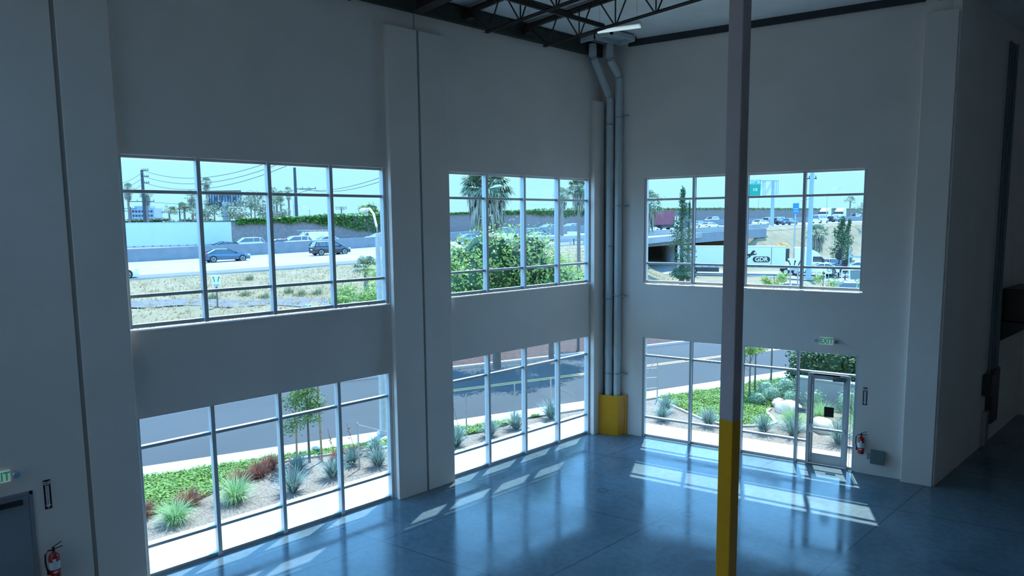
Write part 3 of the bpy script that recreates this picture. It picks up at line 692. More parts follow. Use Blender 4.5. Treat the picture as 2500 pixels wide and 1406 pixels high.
# near tree in W1 with three stakes
def young_tree(c,h,crown,label,nleaf=1500,fr=(.58,1.05),stakes=(),lean=(0,0),m='leaf',group=None,lsize=.09,name='young_tree'):
    o=empty(name,c,0,label,'tree',group)
    t=MB(); t.tube([(0,0,0),(lean[0]*.3,lean[1]*.3,h*.35),(lean[0],lean[1],h)],[.04,.032,.012],8)
    for k in range(7):
        a=R_.uniform(0,2*PI); z=h*R_.uniform(.5,.9); r=crown*.7; t.tube([(lean[0]*z/h,lean[1]*z/h,z),(lean[0]*z/h+math.cos(a)*r,lean[1]*z/h+math.sin(a)*r,z+.35)],[.012,.004],5)
    t.build('trunk',M['bark'],o,smooth=True)
    f=MB()
    for k in range(9):
        a=R_.uniform(0,2*PI); r=crown*R_.uniform(.1,.75); leaves(f,(lean[0]+math.cos(a)*r,lean[1]+math.sin(a)*r,h*R_.uniform(*fr)),crown*.45,crown*.45,crown*.42,nleaf//9,lsize,shell=.1,seedn=k)
    f.build('foliage',M[m],o)
    for (x,y,hs) in stakes:
        MB().tube([(x,y,0),(x*.92,y*.92,hs)],.03,8).build('stake',M['stake'],o)
        MB().tube([(x*.95,y*.95,hs*.55),(0,0,hs*.5)],.008,5).build('tie',M['black'],o)
    return o
young_tree((-3.75,-8.05,ZG),2.35,.85,'young staked tree between the lower left window mullions',2600,(.52,1.0),((-.5,-.15,2.5),(.15,.3,2.3)),lsize=.08)
young_tree((1.24,7.05,ZG),2.5,.5,'slim young tree just right of the column, nearer one, in the lower right window',1100,(.55,1.0),((-.3,.1,2.0),),m='leafl',group=None)
young_tree((.95,8.0,ZG),2.7,.5,'slim young tree just right of the column, farther one, in the lower right window',1100,(.55,1.0),m='leafl')
# wire posts
def post(x,y,h,lb,arm=None):
    o=MB().tube([(x,y,ZG),(x,y,ZG+h)],.022,8)
    if arm: o.tube([(x,y,ZG+h-.05),arm],.014,6)
    tag(o.build('fence_post',M['galv'],smooth=True),lb,'post','thin galvanised posts in the gravel bed')
post(-2.35,-7.25,1.3,'thin galvanised post with a slanting brace, lower left window',(-2.0,-6.3,.75))
post(-2.45,-3.5,1.35,'thin galvanised post leftmost in the lower middle window'); post(-2.55,-1.4,1.3,'thin galvanised post in the centre of the lower middle window'); post(-2.2,-.05,1.35,'thin galvanised post right of centre in the lower middle window')
post(-.97,4.33,1.7,'tall galvanised post with a diagonal brace, lower right window',(-1.35,3.55,.35))
o=MB(); 
for z in (.35,.75,1.1): o.tube([(-.97,4.33,z),(-1.9,2.6,z+.02*z)],.006,5)
tag(o.build('wire_strands',M['galv']),'loose wire strands strung left from the tall post','wire')
m=MB().box(-1.95,-1.35,-1.5,-.8,-.1,-.075); m.box(-1.92,-1.38,-1.47,-1.17,-.075,-.065); m.box(-1.92,-1.38,-1.13,-.83,-.075,-.065)
tag(m.build('utility_vault',M['walk']),'pale concrete utility lid set in the gravel by the sidewalk','utility lid')
# boulders
for (x,y,rx,ry,rz,sd_,lb) in ((3.1,6.25,.46,.36,.32,1,'pale boulder behind the curl of white edging'),(2.55,6.75,.28,.25,.22,5,'smaller pale boulder left of the curl of white edging'),(4.78,5.09,.36,.32,.33,2,'rounded white boulder behind the glass door')):
    o=MB().blob((0,0,0),rx,ry,rz,sd_,.10,24,14).build('boulder',M['rock'],smooth=True); o.location=(x,y,ZG+rz*.35); tag(o,lb,'boulder','pale boulders in the bed by the door')
# shrubs at wall
def shrub(x,y,r,h,lb,m='shrub',n=900,name='round_shrub',ls=.07,g='silver green shrubs in front of the grey wall'):
    mb=MB(); leaves(mb,(0,0,h*.5),r,r,h*.55,n,ls,shell=.6,seedn=x); mb.blob((0,0,h*.48),r*.72,r*.72,h*.46,3,.15)
    o=mb.build(name,M[m]); o.location=(x,y,ZG); o.scale=(.95,.95,.85); tag(o,lb,'shrub',g); return o
for x,y,r,h,lb in ((3.0,7.0-.6+.35,.34,.8,'round silver green shrub at the left corner of the grey wall'),(3.75,6.85,.36,.95,'round silver green shrub behind the sidelight'),(4.8,7.05,.44,1.15,'round silver green shrub in the middle of the glass door'),
    (6.1,7.3,.4,1.05,'round silver green shrub seen right of the glass door'),(1.7,7.5,.42,.75,'silver green shrub furthest left of the grey wall'),(2.15,7.05,.42,.7,'silver green shrub beside the lawn edge'),(2.1,8.2,.45,.85,'taller silver green shrub left of the grey wall end'),(1.95,6.4,.36,.55,'low silver green shrub nearest the lawn')):
    shrub(x,y,r,h,lb)
# grey wall
gw=MB(Matrix.Translation((2.75,7.55,0))@Matrix.Rotation(math.radians(10),4,'Z')); gw.box(0,5.6,0,.3,-.4,.84); gw.box(-.02,5.6,-.03,.33,.84,.90)
tag(gw.build('garden_wall',M['stucco']),'grey plastered garden wall behind the shrubs','wall')
# dark hedge trees behind the wall
def tree(c,blobs,label,m='leaf',n=3000,ls=.14,trunk=None,group=None,name='leafy_tree',cat='tree',core=True):
    o=empty(name,c,0,label,cat,group); f=MB(); k=MB()
    for i,(x,y,z,rx,rz) in enumerate(blobs):
        leaves(f,(x,y,z),rx,rx,rz,int(n/len(blobs)),ls,shell=.5,seedn=i*3.1); 
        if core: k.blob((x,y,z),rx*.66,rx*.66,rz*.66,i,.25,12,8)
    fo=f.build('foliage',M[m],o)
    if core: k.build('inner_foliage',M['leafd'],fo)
    if trunk:
        t=MB(); t.tube([(0,0,0),(trunk[0]*.4,trunk[1]*.4,trunk[2]*.5),trunk[:3]],[trunk[3],trunk[3]*.8,trunk[3]*.5],10); t.build('trunk',M['bark'],o,smooth=True)
    return o
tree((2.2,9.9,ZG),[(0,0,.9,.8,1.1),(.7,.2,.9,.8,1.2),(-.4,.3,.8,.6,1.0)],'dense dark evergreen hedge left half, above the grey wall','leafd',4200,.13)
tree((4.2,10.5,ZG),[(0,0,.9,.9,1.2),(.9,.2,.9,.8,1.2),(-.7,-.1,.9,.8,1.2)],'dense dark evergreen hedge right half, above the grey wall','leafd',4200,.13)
young_tree((5.3,7.2,ZG),4.75,.55,'young staked tree behind the glass door, leafy top showing in the upper right window',1400,(.6,1.0),((.25,.15,3.0),),m='leafl')
young_tree((2.0,11.3,ZG),4.6,.6,'young tree behind the hedge whose pale top shows right of the pole base',1500,(.62,1.0),m='leafl')
young_tree((.72,9.75,ZG),4.45,.55,'slim young tree by the street whose pale top shows left of the last mullion',1400,(.64,1.0),m='leafl')
# near street lamp
lp=empty('street_lamp',(-4.4,-5.3,-.08),math.atan2(.27,-.96),'pale street lamp with curved arm beside the left windows','street lamp')
M['lamppole']=mat('pale_concrete_pole',(.50,.55,.56),.7,noise_amt=.15,noise_scale=8)
MB().tube([(0,0,0),(0,0,6.35)],[.13,.075],14).build('pole',M['lamppole'],lp,smooth=True)
MB().tube([(0,0,6.2),(.10,0,6.55),(.45,0,6.95),(.95,0,7.12),(1.5,0,7.12)],.035,10).build('arm',M['white'],lp,smooth=True)
h=MB(); h.blob((1.75,0,7.08),.34,.14,.09,2,.0,16,8); h.build('lamp_head',M['white'],lp,smooth=True)
MB().box(-.16,.16,-.16,.16,0,.12).build('base_plate',M['lamppole'],lp)
# ================= FAR TERRAIN / FREEWAY =================
ZT=[(-140,2.0),(-60,2.25),(-45,2.4),(-30,2.7),(-10,3.3),(10,3.9),(33,4.35),(72,5.1),(110,5.5),(300,6.2)]
K_=.87; KN=math.hypot(1,K_)
def ucoord(r,d): return (r+K_*(d-100))/KN
def scoord(r,d): return d-K_*r
def RD(u,s):       # point from along-coordinate and lane offset
    # r + K(d-100)=u*KN ; d-K r = s
    r=(u*KN-K_*(s-100))/(1+K_*K_); d=s+K_*r; return r,d
def zf(u): return interp(ZT,u)
HEAD=math.atan2((RH+FH*K_).y,(RH+FH*K_).x)     # freeway heading, traffic going away to the right
def smin_near(u): return interp([(-200,78),(10,78),(60,90),(300,92)],u)
def terr(r,d):
    u,s=ucoord(r,d),scoord(r,d); z_f=zf(u)-.12
    wr_=sstep(6,17,r-(d-60)*.12)
    zl=lerp(-.25,z_f,sstep(34,77,s)**1.15)
    t0=sstep(58,80,d); zn=lerp(-.25,-1.55,t0); zr=lerp(zn,z_f,sstep(74,89,s))
    z=lerp(zl,zr,wr_)
    z+=2.0*math.exp(-(((r-11)/5.5)**2+((d-62)/9)**2))
    gate=sstep(13,16,u)*(1-sstep(46,52,u))*sstep(66,72,s)
    z=lerp(z,-1.6,gate)
    if s>79 and not (10<u<54): z=min(z,z_f)
    z+=.10*noise.noise(Vector((r*.25,d*.25,0)))+.05*noise.noise(Vector((r*.9,d*.9,3)))
    return z
b=MB(); rows=[]
ds=[24+1.6*k for k in range(50)]+[104+4*k for k in range(1,40)]
for d in ds:
    row=[]
    for k in range(121):
        fr=k/120; r=lerp(-.95*d-4,.95*d+8,fr)
        p=W(r,d,terr(r,d)); x,y=p.x,p.y
        if x>kfar(y)-3.5 and y<40: p.z=min(p.z,-.55)
        row.append(b.P(p))
    rows.append(row)
for a,c in zip(rows,rows[1:]):
    for i in range(120): b.face((a[i],a[i+1],c[i+1],c[i]))
tag(b.build('embankment',M['dry'],smooth=True),kind='structure')
tag(MB().box(-900,900,-60,1400,-3.2,-3.0).build('distant_ground',M['dry']),kind='structure')
def gz(x,y):
    r,d=rd(x,y); u,s=ucoord(r,d),scoord(r,d)
    if s>140.6: return zf(u)-.3
    if s>smin_near(u): return zf(u)
    if x>kfar(y)-4.5 and y<26: return -.14
    return terr(r,d)
def ribbon(name,m,s0,s1,u0,u1,dz0,dz1,kind='structure',step=6,sfn=None,ufn=None):
    b=MB(); us=[]; u=u0
    while u<u1-1e-6: us.append(u); u+=step
    us.append(u1); pr=[]
    for u in us:
        a=(sfn(u) if sfn and s0 is None else s0); c=s1
        q=[]
        for s in (a,c):
            r,d=RD(u,s)
            for dz in (dz0,dz1): q.append(b.P(W(r,d,zf(u)+dz)))
        pr.append(q)
    for p,q in zip(pr,pr[1:]):
        b.face((p[1],p[3],q[3],q[1])); b.face((p[0],q[0],q[2],p[2])); b.face((p[0],p[1],q[1],q[0])); b.face((p[2],q[2],q[3],p[3]))
    b.face((pr[0][0],pr[0][2],pr[0][3],pr[0][1])); b.face((pr[-1][0],pr[-1][1],pr[-1][3],pr[-1][2]))
    o=b.build(name,m); tag(o,kind=kind); return o
ribbon('freeway_deck',M['frwy'],None,140.5,-95,260,-.9,0,sfn=smin_near); ribbon('freeway_deck',M['frwy'],113.6,139.9,-95,260,-.02,.42)
M['shoulder']=mat('grey_shoulder_asphalt',(.15,.16,.175),.9,noise_amt=.15,noise_scale=.5)
ribbon('freeway_shoulder',M['shoulder'],78.1,83,-95,4,.004,.012)
for k,s in enumerate((86.5,90.5,94.6,98.6,102.6,106.6)):
    for j in range(14):
        u=-88+j*14.6; 
        if s<92 and u>40: continue
    ribbon('lane_line',M['paint'],s-.09,s+.09,-90,140,.006,.012)
MED=113.0
def wallrib(name,m,s,t,u0,u1,z0,z1): return ribbon(name,m,s,s+t,u0,u1,z0,z1)
tag(wallrib('median_barrier',M['barrier'],MED,.6,-95,230,0,1.5),kind='structure')
tag(wallrib('sound_wall',M['brick'],139.8,.6,-37,300,-1,4.5),kind='structure')
# bridge parapet, girder face, abutments
tag(ribbon('bridge_parapet',M['frwy'],84.6,85.0,-2,58,-.0,.85),kind='structure')
ribbon('far_plain',M['dry'],140.6,900,-400,600,-.8,-.3,step=40); tag(ribbon('bridge_girder',M['barrier'],83.6,84.6,10,56,-1.7,-.02),kind='structure')
for uu in (12.5,53.0):
    b=MB(); 
    A=[RD(uu,84.0),RD(uu,140),RD(uu+1.2,140),RD(uu+1.2,84.0)]
    P_=[W(*q,0) for q in A]
    b.prism([(p.x,p.y) for p in P_],'z',-2.2,zf(uu)-.9); tag(b.build('bridge_abutment',M['frwy']),kind='structure')
b=MB()
for k in range(3):
    q=RD(33,92+k*14); p=W(*q,0); b.tube([(p.x,p.y,-2),(p.x,p.y,3.6)],.8,12)
tag(b.build('bridge_piers',M['barrier']),kind='structure')
# surface street under the bridge
def poly_rd(name,m,pts,z,t=.1,kind='structure'):
    b=MB(); P=[W(r,d) for r,d in pts]; b.prism([(p.x,p.y) for p in P],'z',z-t,z); o=b.build(name,m); tag(o,kind=kind); return o
poly_rd('surface_street',M['frwy'],[(15,96.5),(29,94.5),(36,89),(44,78),(90,70),(120,92),(60,99),(34,98.5),(24,150),(6,150),(13,100)],-1.42)
poly_rd('surface_street_near',M['frwy'],[(24,47),(60,44),(92,76),(42,77),(33,66),(25,55)],-1.38,.5)
# ivy on sound wall
iv=MB()
HANG=[(-36,.5),(-20,.7),(-14,1.6),(-9,2.8),(-4,3.0),(4,.6),(9,.12),(20,.25),(24,.6),(33,.7),(36,1.2),(50,1.3),(60,.4),(300,.3)]
for k in range(11000):
    px=R_.uniform(575,1500) if k%6 else R_.uniform(1500,2160)
    kx=(px-1250)/1590.; dpt=139.4/(1-K_*kx); 
    if dpt>420: continue
    r=kx*dpt; u=ucoord(r,dpt); top=zf(u)+4.5
    hang=interp(HANG,u)*(1+.5*noise.noise(Vector((u*.5,0,0))))
    z=top+R_.uniform(-hang,min(.6,hang*.5)); s=R_.uniform(.22,.5); o_=R_.uniform(-.5,.3)
    r2,d2=RD(u,139.5+o_); p=W(r2,d2,z)
    a=Vector((R_.gauss(0,1),R_.gauss(0,1),R_.gauss(0,.6))).normalized(); b_=a.cross(Vector((R_.gauss(0,.6),R_.gauss(0,.6),1))).normalized()
    iv.poly([p-a*s*.6,p+b_*s*.4,p+a*s*.6,p-b_*s*.4])
cap=ribbon('ivy_core',M['leafd'],139.6,140.5,-36,300,4.3,4.56); 
o=iv.build('wall_ivy',M['ivy']); tag(o,'green ivy draped along the top of the freeway sound wall','ivy',kind='stuff'); cap.parent=o; del cap['kind']
# dry weeds
dw=MB()
for k in range(15000):
    px=R_.uniform(300,2110); d=R_.uniform(33,74) if R_.random()<.75 else R_.uniform(74,118); r=(px-1250)/1590*d
    u,s=ucoord(r,d),scoord(r,d); 
    if s>77 and (r<14): continue
    if s>90 or (12<u<54 and s>66): continue
    z=terr(r,d)
    if z<-1.0 and r>20 and d>76: continue
    if r>20 and d<82 and d>44 and r>22+(d-44)*.4: continue
    p0=W(r,d,z-.05)
    if p0.x>kfar(p0.y)-4 : continue
    for q in range(3):
        a=R_.uniform(0,2*PI); l=R_.uniform(.08,.28); dv=Vector((math.cos(a),math.sin(a),0)); p=p0+dv*R_.uniform(0,.5)
        dw.poly([p-dv.cross(Vector((0,0,1)))*.06,p+dv.cross(Vector((0,0,1)))*.06,p+dv*l*.7+Vector((0,0,l))])
tag(dw.build('dry_weeds',M['drytuft']),'dry tan weeds covering the freeway embankment','weeds',kind='stuff')
# dirt track
def ghit(px,py,d0=28,d1=90):
    d=d0; prev=None
    while d<d1:
        p=at(px,py,d); r_,d_=rd(p.x,p.y); h=terr(r_,d_)
        if p.z<=h: return p
        d+=.4
    return p
M['ditch']=mat('grey_dirt_track',(.17,.17,.175),.95,noise_amt=.25,noise_scale=1)
b=MB(); prev=None
for k in range(40):
    px=lerp(296,812,k/39); q=[]
    for py in (752+3*math.sin(k*.4),735+2*math.sin(k*.3+1)):
        p=ghit(px,py-(px-296)*.004); q.append(b.P(p+Vector((0,0,.10))))
    if prev: b.face((prev[0],q[0],q[1],prev[1]))
    prev=q
tag(b.build('dirt_track',M['ditch']),kind='structure')
M['weedg']=mat('olive_weed',(.36,.36,.20),.8,island=.5,col2=(.20,.22,.12))
for i,(px,py,lb) in enumerate(((610,683,'olive weed clump on the embankment, in the second upper left pane'),(648,728,'olive weed clump by the dirt track'),(705,716,'olive weed clump below the black car'),(735,722,'olive weed clump right of another one'),(775,718,'olive weed clump near the fourth upper left pane'),(520,730,'olive weed clump beside the arrow sign post'),(600,722,'small olive weed clump right of the arrow sign'))):
    p=ghit(px,py); r_,d_=rd(p.x,p.y); plant('weed_clump',(p.x,p.y,terr(r_,d_)),lb,'weed','weedg',120,.55,.035,.5,'olive weed clumps on the embankment',.4,(.1,1.2))
# ================= VEHICLES =================
M['tire']=mat('tyre_rubber',(.015,.015,.017),.8); M['rim']=mat('alloy_rim',(.55,.57,.6),.3,metal=.8)
M['carglass']=mat('dark_car_glass',(.02,.03,.04),.08,spec=.9,coat=.5); M['taillight']=mat('red_tail_light',(.55,.03,.03),.3)
M['headlight']=mat('head_light',(.85,.88,.9),.15)
CARCOL=dict(blue=(.03,.085,.15),black=(.014,.016,.024),white=(.80,.80,.78),silver=(.42,.45,.48),dkblue=(.03,.06,.12),grey=(.18,.20,.22),red=(.30,.03,.03))
for k,v in CARCOL.items(): M['car_'+k]=mat('car_paint_'+k,v,.25,coat=.8,spec=.5)
SHAPES={ # stations along x (0 rear..1 front): belt height, roof height (fraction), roof half-width factor
 'sedan':dict(L=4.85,Wd=1.84,H=1.46,body=[(0,.60),(.02,.66),(.16,.69),(.72,.66),(.80,.63),(.95,.52),(1.0,.40)],roof=[(.10,.69),(.26,.97),(.36,1.0),(.50,.99),(.70,.67)]),
 'suv':dict(L=4.8,Wd=1.88,H=1.74,body=[(0,.55),(.015,.64),(.1,.65),(.74,.62),(.80,.60),(.96,.50),(1.0,.38)],roof=[(.015,.65),(.09,.96),(.2,1.0),(.55,.99),(.76,.62)]),
 'van':dict(L=5.6,Wd=2.0,H=2.1,body=[(0,.52),(.01,.56),(.1,.56),(.80,.54),(.86,.50),(.97,.43),(1.0,.32)],roof=[(.005,.56),(.03,.97),(.1,1.0),(.66,.99),(.83,.54)]),
 'pickup':dict(L=5.6,Wd=1.98,H=1.85,body=[(0,.56),(.02,.58),(.38,.58),(.76,.60),(.82,.58),(.97,.50),(1.0,.36)],roof=[(.36,.58),(.39,.97),(.45,1.0),(.62,.99),(.76,.60)])}
def car(kind,color,loc,rz,label,group='vehicles on the road',detail=True,plain_side=False,name=None):
    S=SHAPES[kind]; L,Wd,H=S['L'],S['Wd'],S['H']; hw=Wd/2
    o=empty(name or {'sedan':'sedan','suv':'suv','van':'van','pickup':'pickup_truck'}[kind],loc,rz,label,'van' if kind=='van' else ('pickup truck' if kind=='pickup' else 'car'),group)
    zb=.19*1.46/H*H if False else .24
    b=MB(); prev=None
    for t,h in S['body']:
        x=(t-.5)*L; end=min(t,1-t); k=lerp(.84,1,sstep(0,.07,end)); z1=h*H
        q=[b.P((x,-hw*k*.94,zb)),b.P((x,-hw*k,zb+.18)),b.P((x,-hw*k,z1-.14)),b.P((x,-hw*k*.90,z1)),b.P((x,hw*k*.90,z1)),b.P((x,hw*k,z1-.14)),b.P((x,hw*k,zb+.18)),b.P((x,hw*k*.94,zb))]
        if prev:
            for i in range(8): b.face((prev[i],prev[(i+1)%8],q[(i+1)%8],q[i]))
        else: b.face(q)
        prev=q
    b.face(prev[::-1])
    # roof slab & pillars
    R=S['roof']; g=MB(); prevg=None
    def half(t,h): return lerp(hw*.88,hw*.68,min(1,max(0,(h-R[0][1])/(1-R[0][1]))))
    pts=[((t-.5)*L,h*H,half(t,h)) for t,h in R]; zbelt=R[0][1]*H-.02
    for x,z,wd in pts:
        q=[g.P((x,-hw*.87,zbelt)),g.P((x,-wd,z-.035)),g.P((x,wd,z-.035)),g.P((x,hw*.87,zbelt))]
        if prevg:
            for i in range(4): g.face((prevg[i],prevg[(i+1)%4],q[(i+1)%4],q[i]))
        prevg=q
    # roof
    prev=None
    for x,z,wd in pts[1:-1]:
        q=[b.P((x,-wd-.02,z-.06)),b.P((x,-wd*.9,z)),b.P((x,wd*.9,z)),b.P((x,wd+.02,z-.06))]
        if prev:
            for i in range(4): b.face((prev[i],prev[(i+1)%4],q[(i+1)%4],q[i]))
        else: b.face(q)
        prev=q
    b.face(prev[::-1])
    for sgn in (-1,1):
        def pp(i,e=.015): x,z,wd=pts[i]; return Vector((x,sgn*(wd+e),z-.04))
        A=pp(-2); B=Vector((pts[-1][0],sgn*hw*.88,zbelt+.02)); b.bar(A,B,.06,.06)
        C=pp(1); D=Vector((pts[0][0],sgn*hw*.88,zbelt+.02)); b.bar(C,D,.10,.09)
        xm=lerp(pts[1][0],pts[-2][0],.55); b.bar((xm,sgn*hw*.885,zbelt),(xm-.04,sgn*(half(.4,1)+.015),.99*H-.06),.07,.05)
        if kind in('suv','van'): xm=lerp(pts[1][0],pts[-2][0],.12); b.bar((xm,sgn*hw*.885,zbelt),(xm-.02,sgn*(half(.2,1)+.015),.98*H-.06),.11,.06)
    if plain_side: b.box(-.5*L+.05,.12*L,-hw*.93,hw*.93,zbelt,H*.97)
    b.build('car_body',M['car_'+color],o,smooth=True)
    g.build('car_windows',M['carglass'],o)
    wr_=.335 if kind=='sedan' else .37
    for fx in (.175,.815):
        for sgn in (-1,1): MB().tube([((fx-.5)*L,sgn*(hw-.12),wr_+.02),((fx-.5)*L,sgn*(hw+.004),wr_+.02)],wr_*1.16,18).build('wheel_arch',M['tire'],o)
    for fx in (.175,.815):
        for sgn in (-1,1):
            w_=MB(); w_.tube([((fx-.5)*L,sgn*(hw-.2),wr_),((fx-.5)*L,sgn*(hw+.015),wr_)],wr_,20); wo=w_.build('wheel',M['tire'],o)
            if detail:
                rm=MB(); c=((fx-.5)*L,wr_)
                for k in range(5):
                    a=2*PI*k/5+.3; rm.bar((c[0],sgn*(hw+.022),c[1]),(c[0]+math.cos(a)*wr_*.68,sgn*(hw+.022),c[1]+math.sin(a)*wr_*.68),.02,.075) if False else rm.prism([(c[0]+math.cos(a-.22)*.04,c[1]+math.sin(a-.22)*.04),(c[0]+math.cos(a-.16)*wr_*.7,c[1]+math.sin(a-.16)*wr_*.7),(c[0]+math.cos(a+.16)*wr_*.7,c[1]+math.sin(a+.16)*wr_*.7),(c[0]+math.cos(a+.22)*.04,c[1]+math.sin(a+.22)*.04)],'y',sgn*(hw+.014),sgn*(hw+.024))
                N_=20
                for k in range(N_):
                    a0,a1=2*PI*k/N_,2*PI*(k+1)/N_; rr=(.62,.72)
                    rm.prism([(c[0]+math.cos(a0)*wr_*rr[0],c[1]+math.sin(a0)*wr_*rr[0]),(c[0]+math.cos(a0)*wr_*rr[1],c[1]+math.sin(a0)*wr_*rr[1]),(c[0]+math.cos(a1)*wr_*rr[1],c[1]+math.sin(a1)*wr_*rr[1]),(c[0]+math.cos(a1)*wr_*rr[0],c[1]+math.sin(a1)*wr_*rr[0])],'y',sgn*(hw+.013),sgn*(hw+.022))
                rm.build('rim',M['rim'],wo)
    zt_=S['body'][1][1]*H
    for sgn in (-1,1):
        tl=MB(); hl=MB(); tl.box(-.5*L-.012,-.5*L+.30,*sorted((sgn*(hw*.52),sgn*(hw*.985))),zt_-.26,zt_-.12)
        hl.box(.5*L-.32,.5*L-.02,*sorted((sgn*(hw*.55),sgn*(hw*.93))),.50*H*(.9 if kind=='sedan' else .82),.50*H*(.9 if kind=='sedan' else .82)+.12)
        tl.build('tail_light',M['taillight'],o); hl.build('head_light',M['headlight'],o)
    if detail:
        MB().box(-.5*L-.02,-.5*L,-.26,.26,.62,.76).build('number_plate',M['signwhite'],o)
        for sgn in (-1,1): MB().cbox((.19*L,sgn*(hw+.08),S['body'][3][1]*H+.04),.12,.16,.13).build('side_mirror',M['car_'+color],o)
    return o
def kx_of(px,s=None): 
    v=CF+(px-1250)/FPX*CR-((541.3-(px-1250)*.0099)-703)/FPX*CU
    return v.dot(RH)/v.dot(FH)
def fcar(px,s,kind,color,label,back=False,group='vehicles on the freeway',**kw):
    k=kx_of(px); d=s/(1-K_*k); r=k*d; u=ucoord(r,d); p=W(r,d,zf(u)+(.435 if s>113 else .013))
    return car(kind,color,p,HEAD+(PI if back else 0),label,group,**kw)
fcar(547,100,'sedan','blue','blue sedan driving right on the near lanes, in the second upper left pane')
fcar(803,100,'suv','black','black suv driving right, straddling the third mullion of the upper left window')
fcar(243,80,'sedan','white','white car whose nose peeks in at the far left of the upper left window')
OPP='traffic behind the median barrier'
fcar(540,117,'sedan','dkblue','dark sedan behind the barrier in front of the white trailer end',True,OPP,detail=False)
fcar(598,121.5,'suv','silver','silver suv following the white trailer behind the barrier',True,OPP,detail=False)
fcar(716,117,'suv','white','white suv behind the barrier in the third upper left pane',True,OPP,detail=False)
vn=fcar(757,122,'van','white','white work van with a ladder rack on its roof behind the barrier',True,OPP,detail=False,plain_side=True)
m=MB(); 
for y in (-.7,-.25,.25,.7): m.tube([(-2.6,y,2.32),(1.9,y,2.32)],.035,6)
for x in (-2.2,-1,.3,1.5): m.bar((x,-.8,2.12),(x,-.8,2.32),.05,.05).bar((x,.8,2.12),(x,.8,2.32),.05,.05).bar((x,-.8,2.3),(x,.8,2.3),.05,.05)
m.build('ladder_rack',M['galv'],vn)
fcar(790,119,'sedan','white','white sedan behind the work van, beyond the barrier',True,OPP,detail=False)
fcar(922,119,'sedan','white','white car roof showing over the barrier beside the street lamp',True,OPP,detail=False)
fcar(672,117,'sedan','red','red car mostly hidden behind the barrier left of the white suv',True,OPP,detail=False)
# middle upper window
fcar(1310,100,'suv','dkblue','dark suv driving right above the leafy tree in the upper middle window')
fcar(1318,90,'sedan','white','white sedan half hidden by the leafy tree, in front of the dark suv')
fcar(1335,118,'sedan','white','white roof over the barrier behind the dark suv in the upper middle window',True,OPP,detail=False)
fcar(1150,101,'sedan','grey','grey sedan behind the leafy tree, leftmost in the upper middle window',detail=False)
fcar(1228,104,'van','white','white van between the palm trunk and mullion in the upper middle window',detail=False)
fcar(1392,118,'sedan','white','white roof over the barrier left of the slim palm',True,OPP,detail=False)
# right upper window
fcar(1583,96,'sedan','white','white car on the overpass at the left edge of the upper right window')
fcar(1710,104,'sedan','silver','silver sedan on the overpass left of the column')
fcar(1733,94,'sedan','white','white sedan on the overpass touching the column')
fcar(1737,120,'suv','white','white suv beyond the barrier left of the column',True,OPP,detail=False)
fcar(1857,93,'sedan','white','white sedan just right of the column on the freeway')
fcar(1880,104,'suv','silver','silver suv beside the sign gantry post')
fcar(1899,98,'suv','black','black suv right of the sign gantry post')
fcar(1909,105,'suv','dkblue','dark blue suv behind the black one')
fcar(1928,94,'sedan','blue','blue sedan left of the last mullion on the freeway')
fcar(2003,97,'van','white','white van on the freeway right of the steel pole')
fcar(2035,104,'suv','black','black suv on the freeway between the white van and the dark tree',detail=False)
# white trailer
def trailer(loc,rz,L,label,logo=False,name='semi_trailer',zbase=1.12):
    o=empty(name,loc,rz,label,'trailer')
    MB().box(-L/2,L/2,-1.3,1.3,zbase,4.1).build('trailer_box',M['trailerw'],o,bevel=.03)
    m=MB(); m.box(-L/2,L/2,-1.31,1.31,zbase-.12,zbase+.10); m.box(-L/2,L/2,-1.31,1.31,4.02,4.12); m.build('rails',M['galv'],o)
    m=MB()
    for k in range(int(L)): m.box(-L/2+.5+k,-L/2+.72+k,-1.325,1.325,zbase+.0,zbase+.07)
    m.build('marker_lights',M['dkgrey'],o)
    u_=MB(); u_.box(-L/2+.3,-L/2+3.4,-1.1,1.1,.75,zbase-.1); u_.build('bogie',M['dkgrey'],o)
    for x in (-L/2+1.0,-L/2+2.4):
        for sgn in (-1,1):
            w_=MB().tube([(x,sgn*.75,.5),(x,sgn*1.27,.5)],.5,20).build('wheel',M['tire'],o); MB().tube([(x,sgn*1.2,.5),(x,sgn*1.285,.5)],.25,14).build('rim',M['rim'],w_)

    return o
M['trailerw']=mat('white_trailer_side',(.50,.56,.58),.45,noise_amt=.05,noise_scale=1)
M['trucksil']=mat('silver_trailer_side',(.62,.64,.65),.4,noise_amt=.06)
k=kx_of(566); d=121.5/(1-K_*k); r=k*d; u=ucoord(r,d)-8.6
r,d=RD(u,121.5); trailer(W(r,d,zf(u)+.42),HEAD+PI,16.2,'long plain white semi trailer behind the barrier in the upper left window')
# red box truck on overpass
def boxtruck(px,s,label,col,L=9,back=False):
    k=kx_of(px); d=s/(1-K_*k); r=k*d; u=ucoord(r,d); o=empty('box_truck',W(r,d,zf(u)),HEAD+(PI if back else 0),label,'truck')
    MB().box(-L/2,L/2-2.0,-1.25,1.25,1.1,4.0).build('cargo_box',M[col],o,bevel=.03)
    c=MB(); c.prism([(L/2-1.9,.5),(L/2,.5),(L/2,1.5),(L/2-.35,2.7),(L/2-1.9,2.8)],'y',-1.1,1.1); c.build('cab',M['car_white'],o); MB().box(-L/2,L/2-1.9,-.9,.9,.6,1.1).build('chassis',M['dkgrey'],o)
    for x in (-L/2+1.2,-L/2+2.4,L/2-1.1):
        for sgn in (-1,1): MB().tube([(x,sgn*.8,.5),(x,sgn*1.2,.5)],.5,16).build('wheel',M['tire'],o)
    return o
M['redbox']=mat('faded_red_truck_side',(.26,.06,.09),.6,noise_amt=.3,noise_scale=1)
boxtruck(1617,104,'dark red box truck on the overpass behind the tall thin tree','redbox')
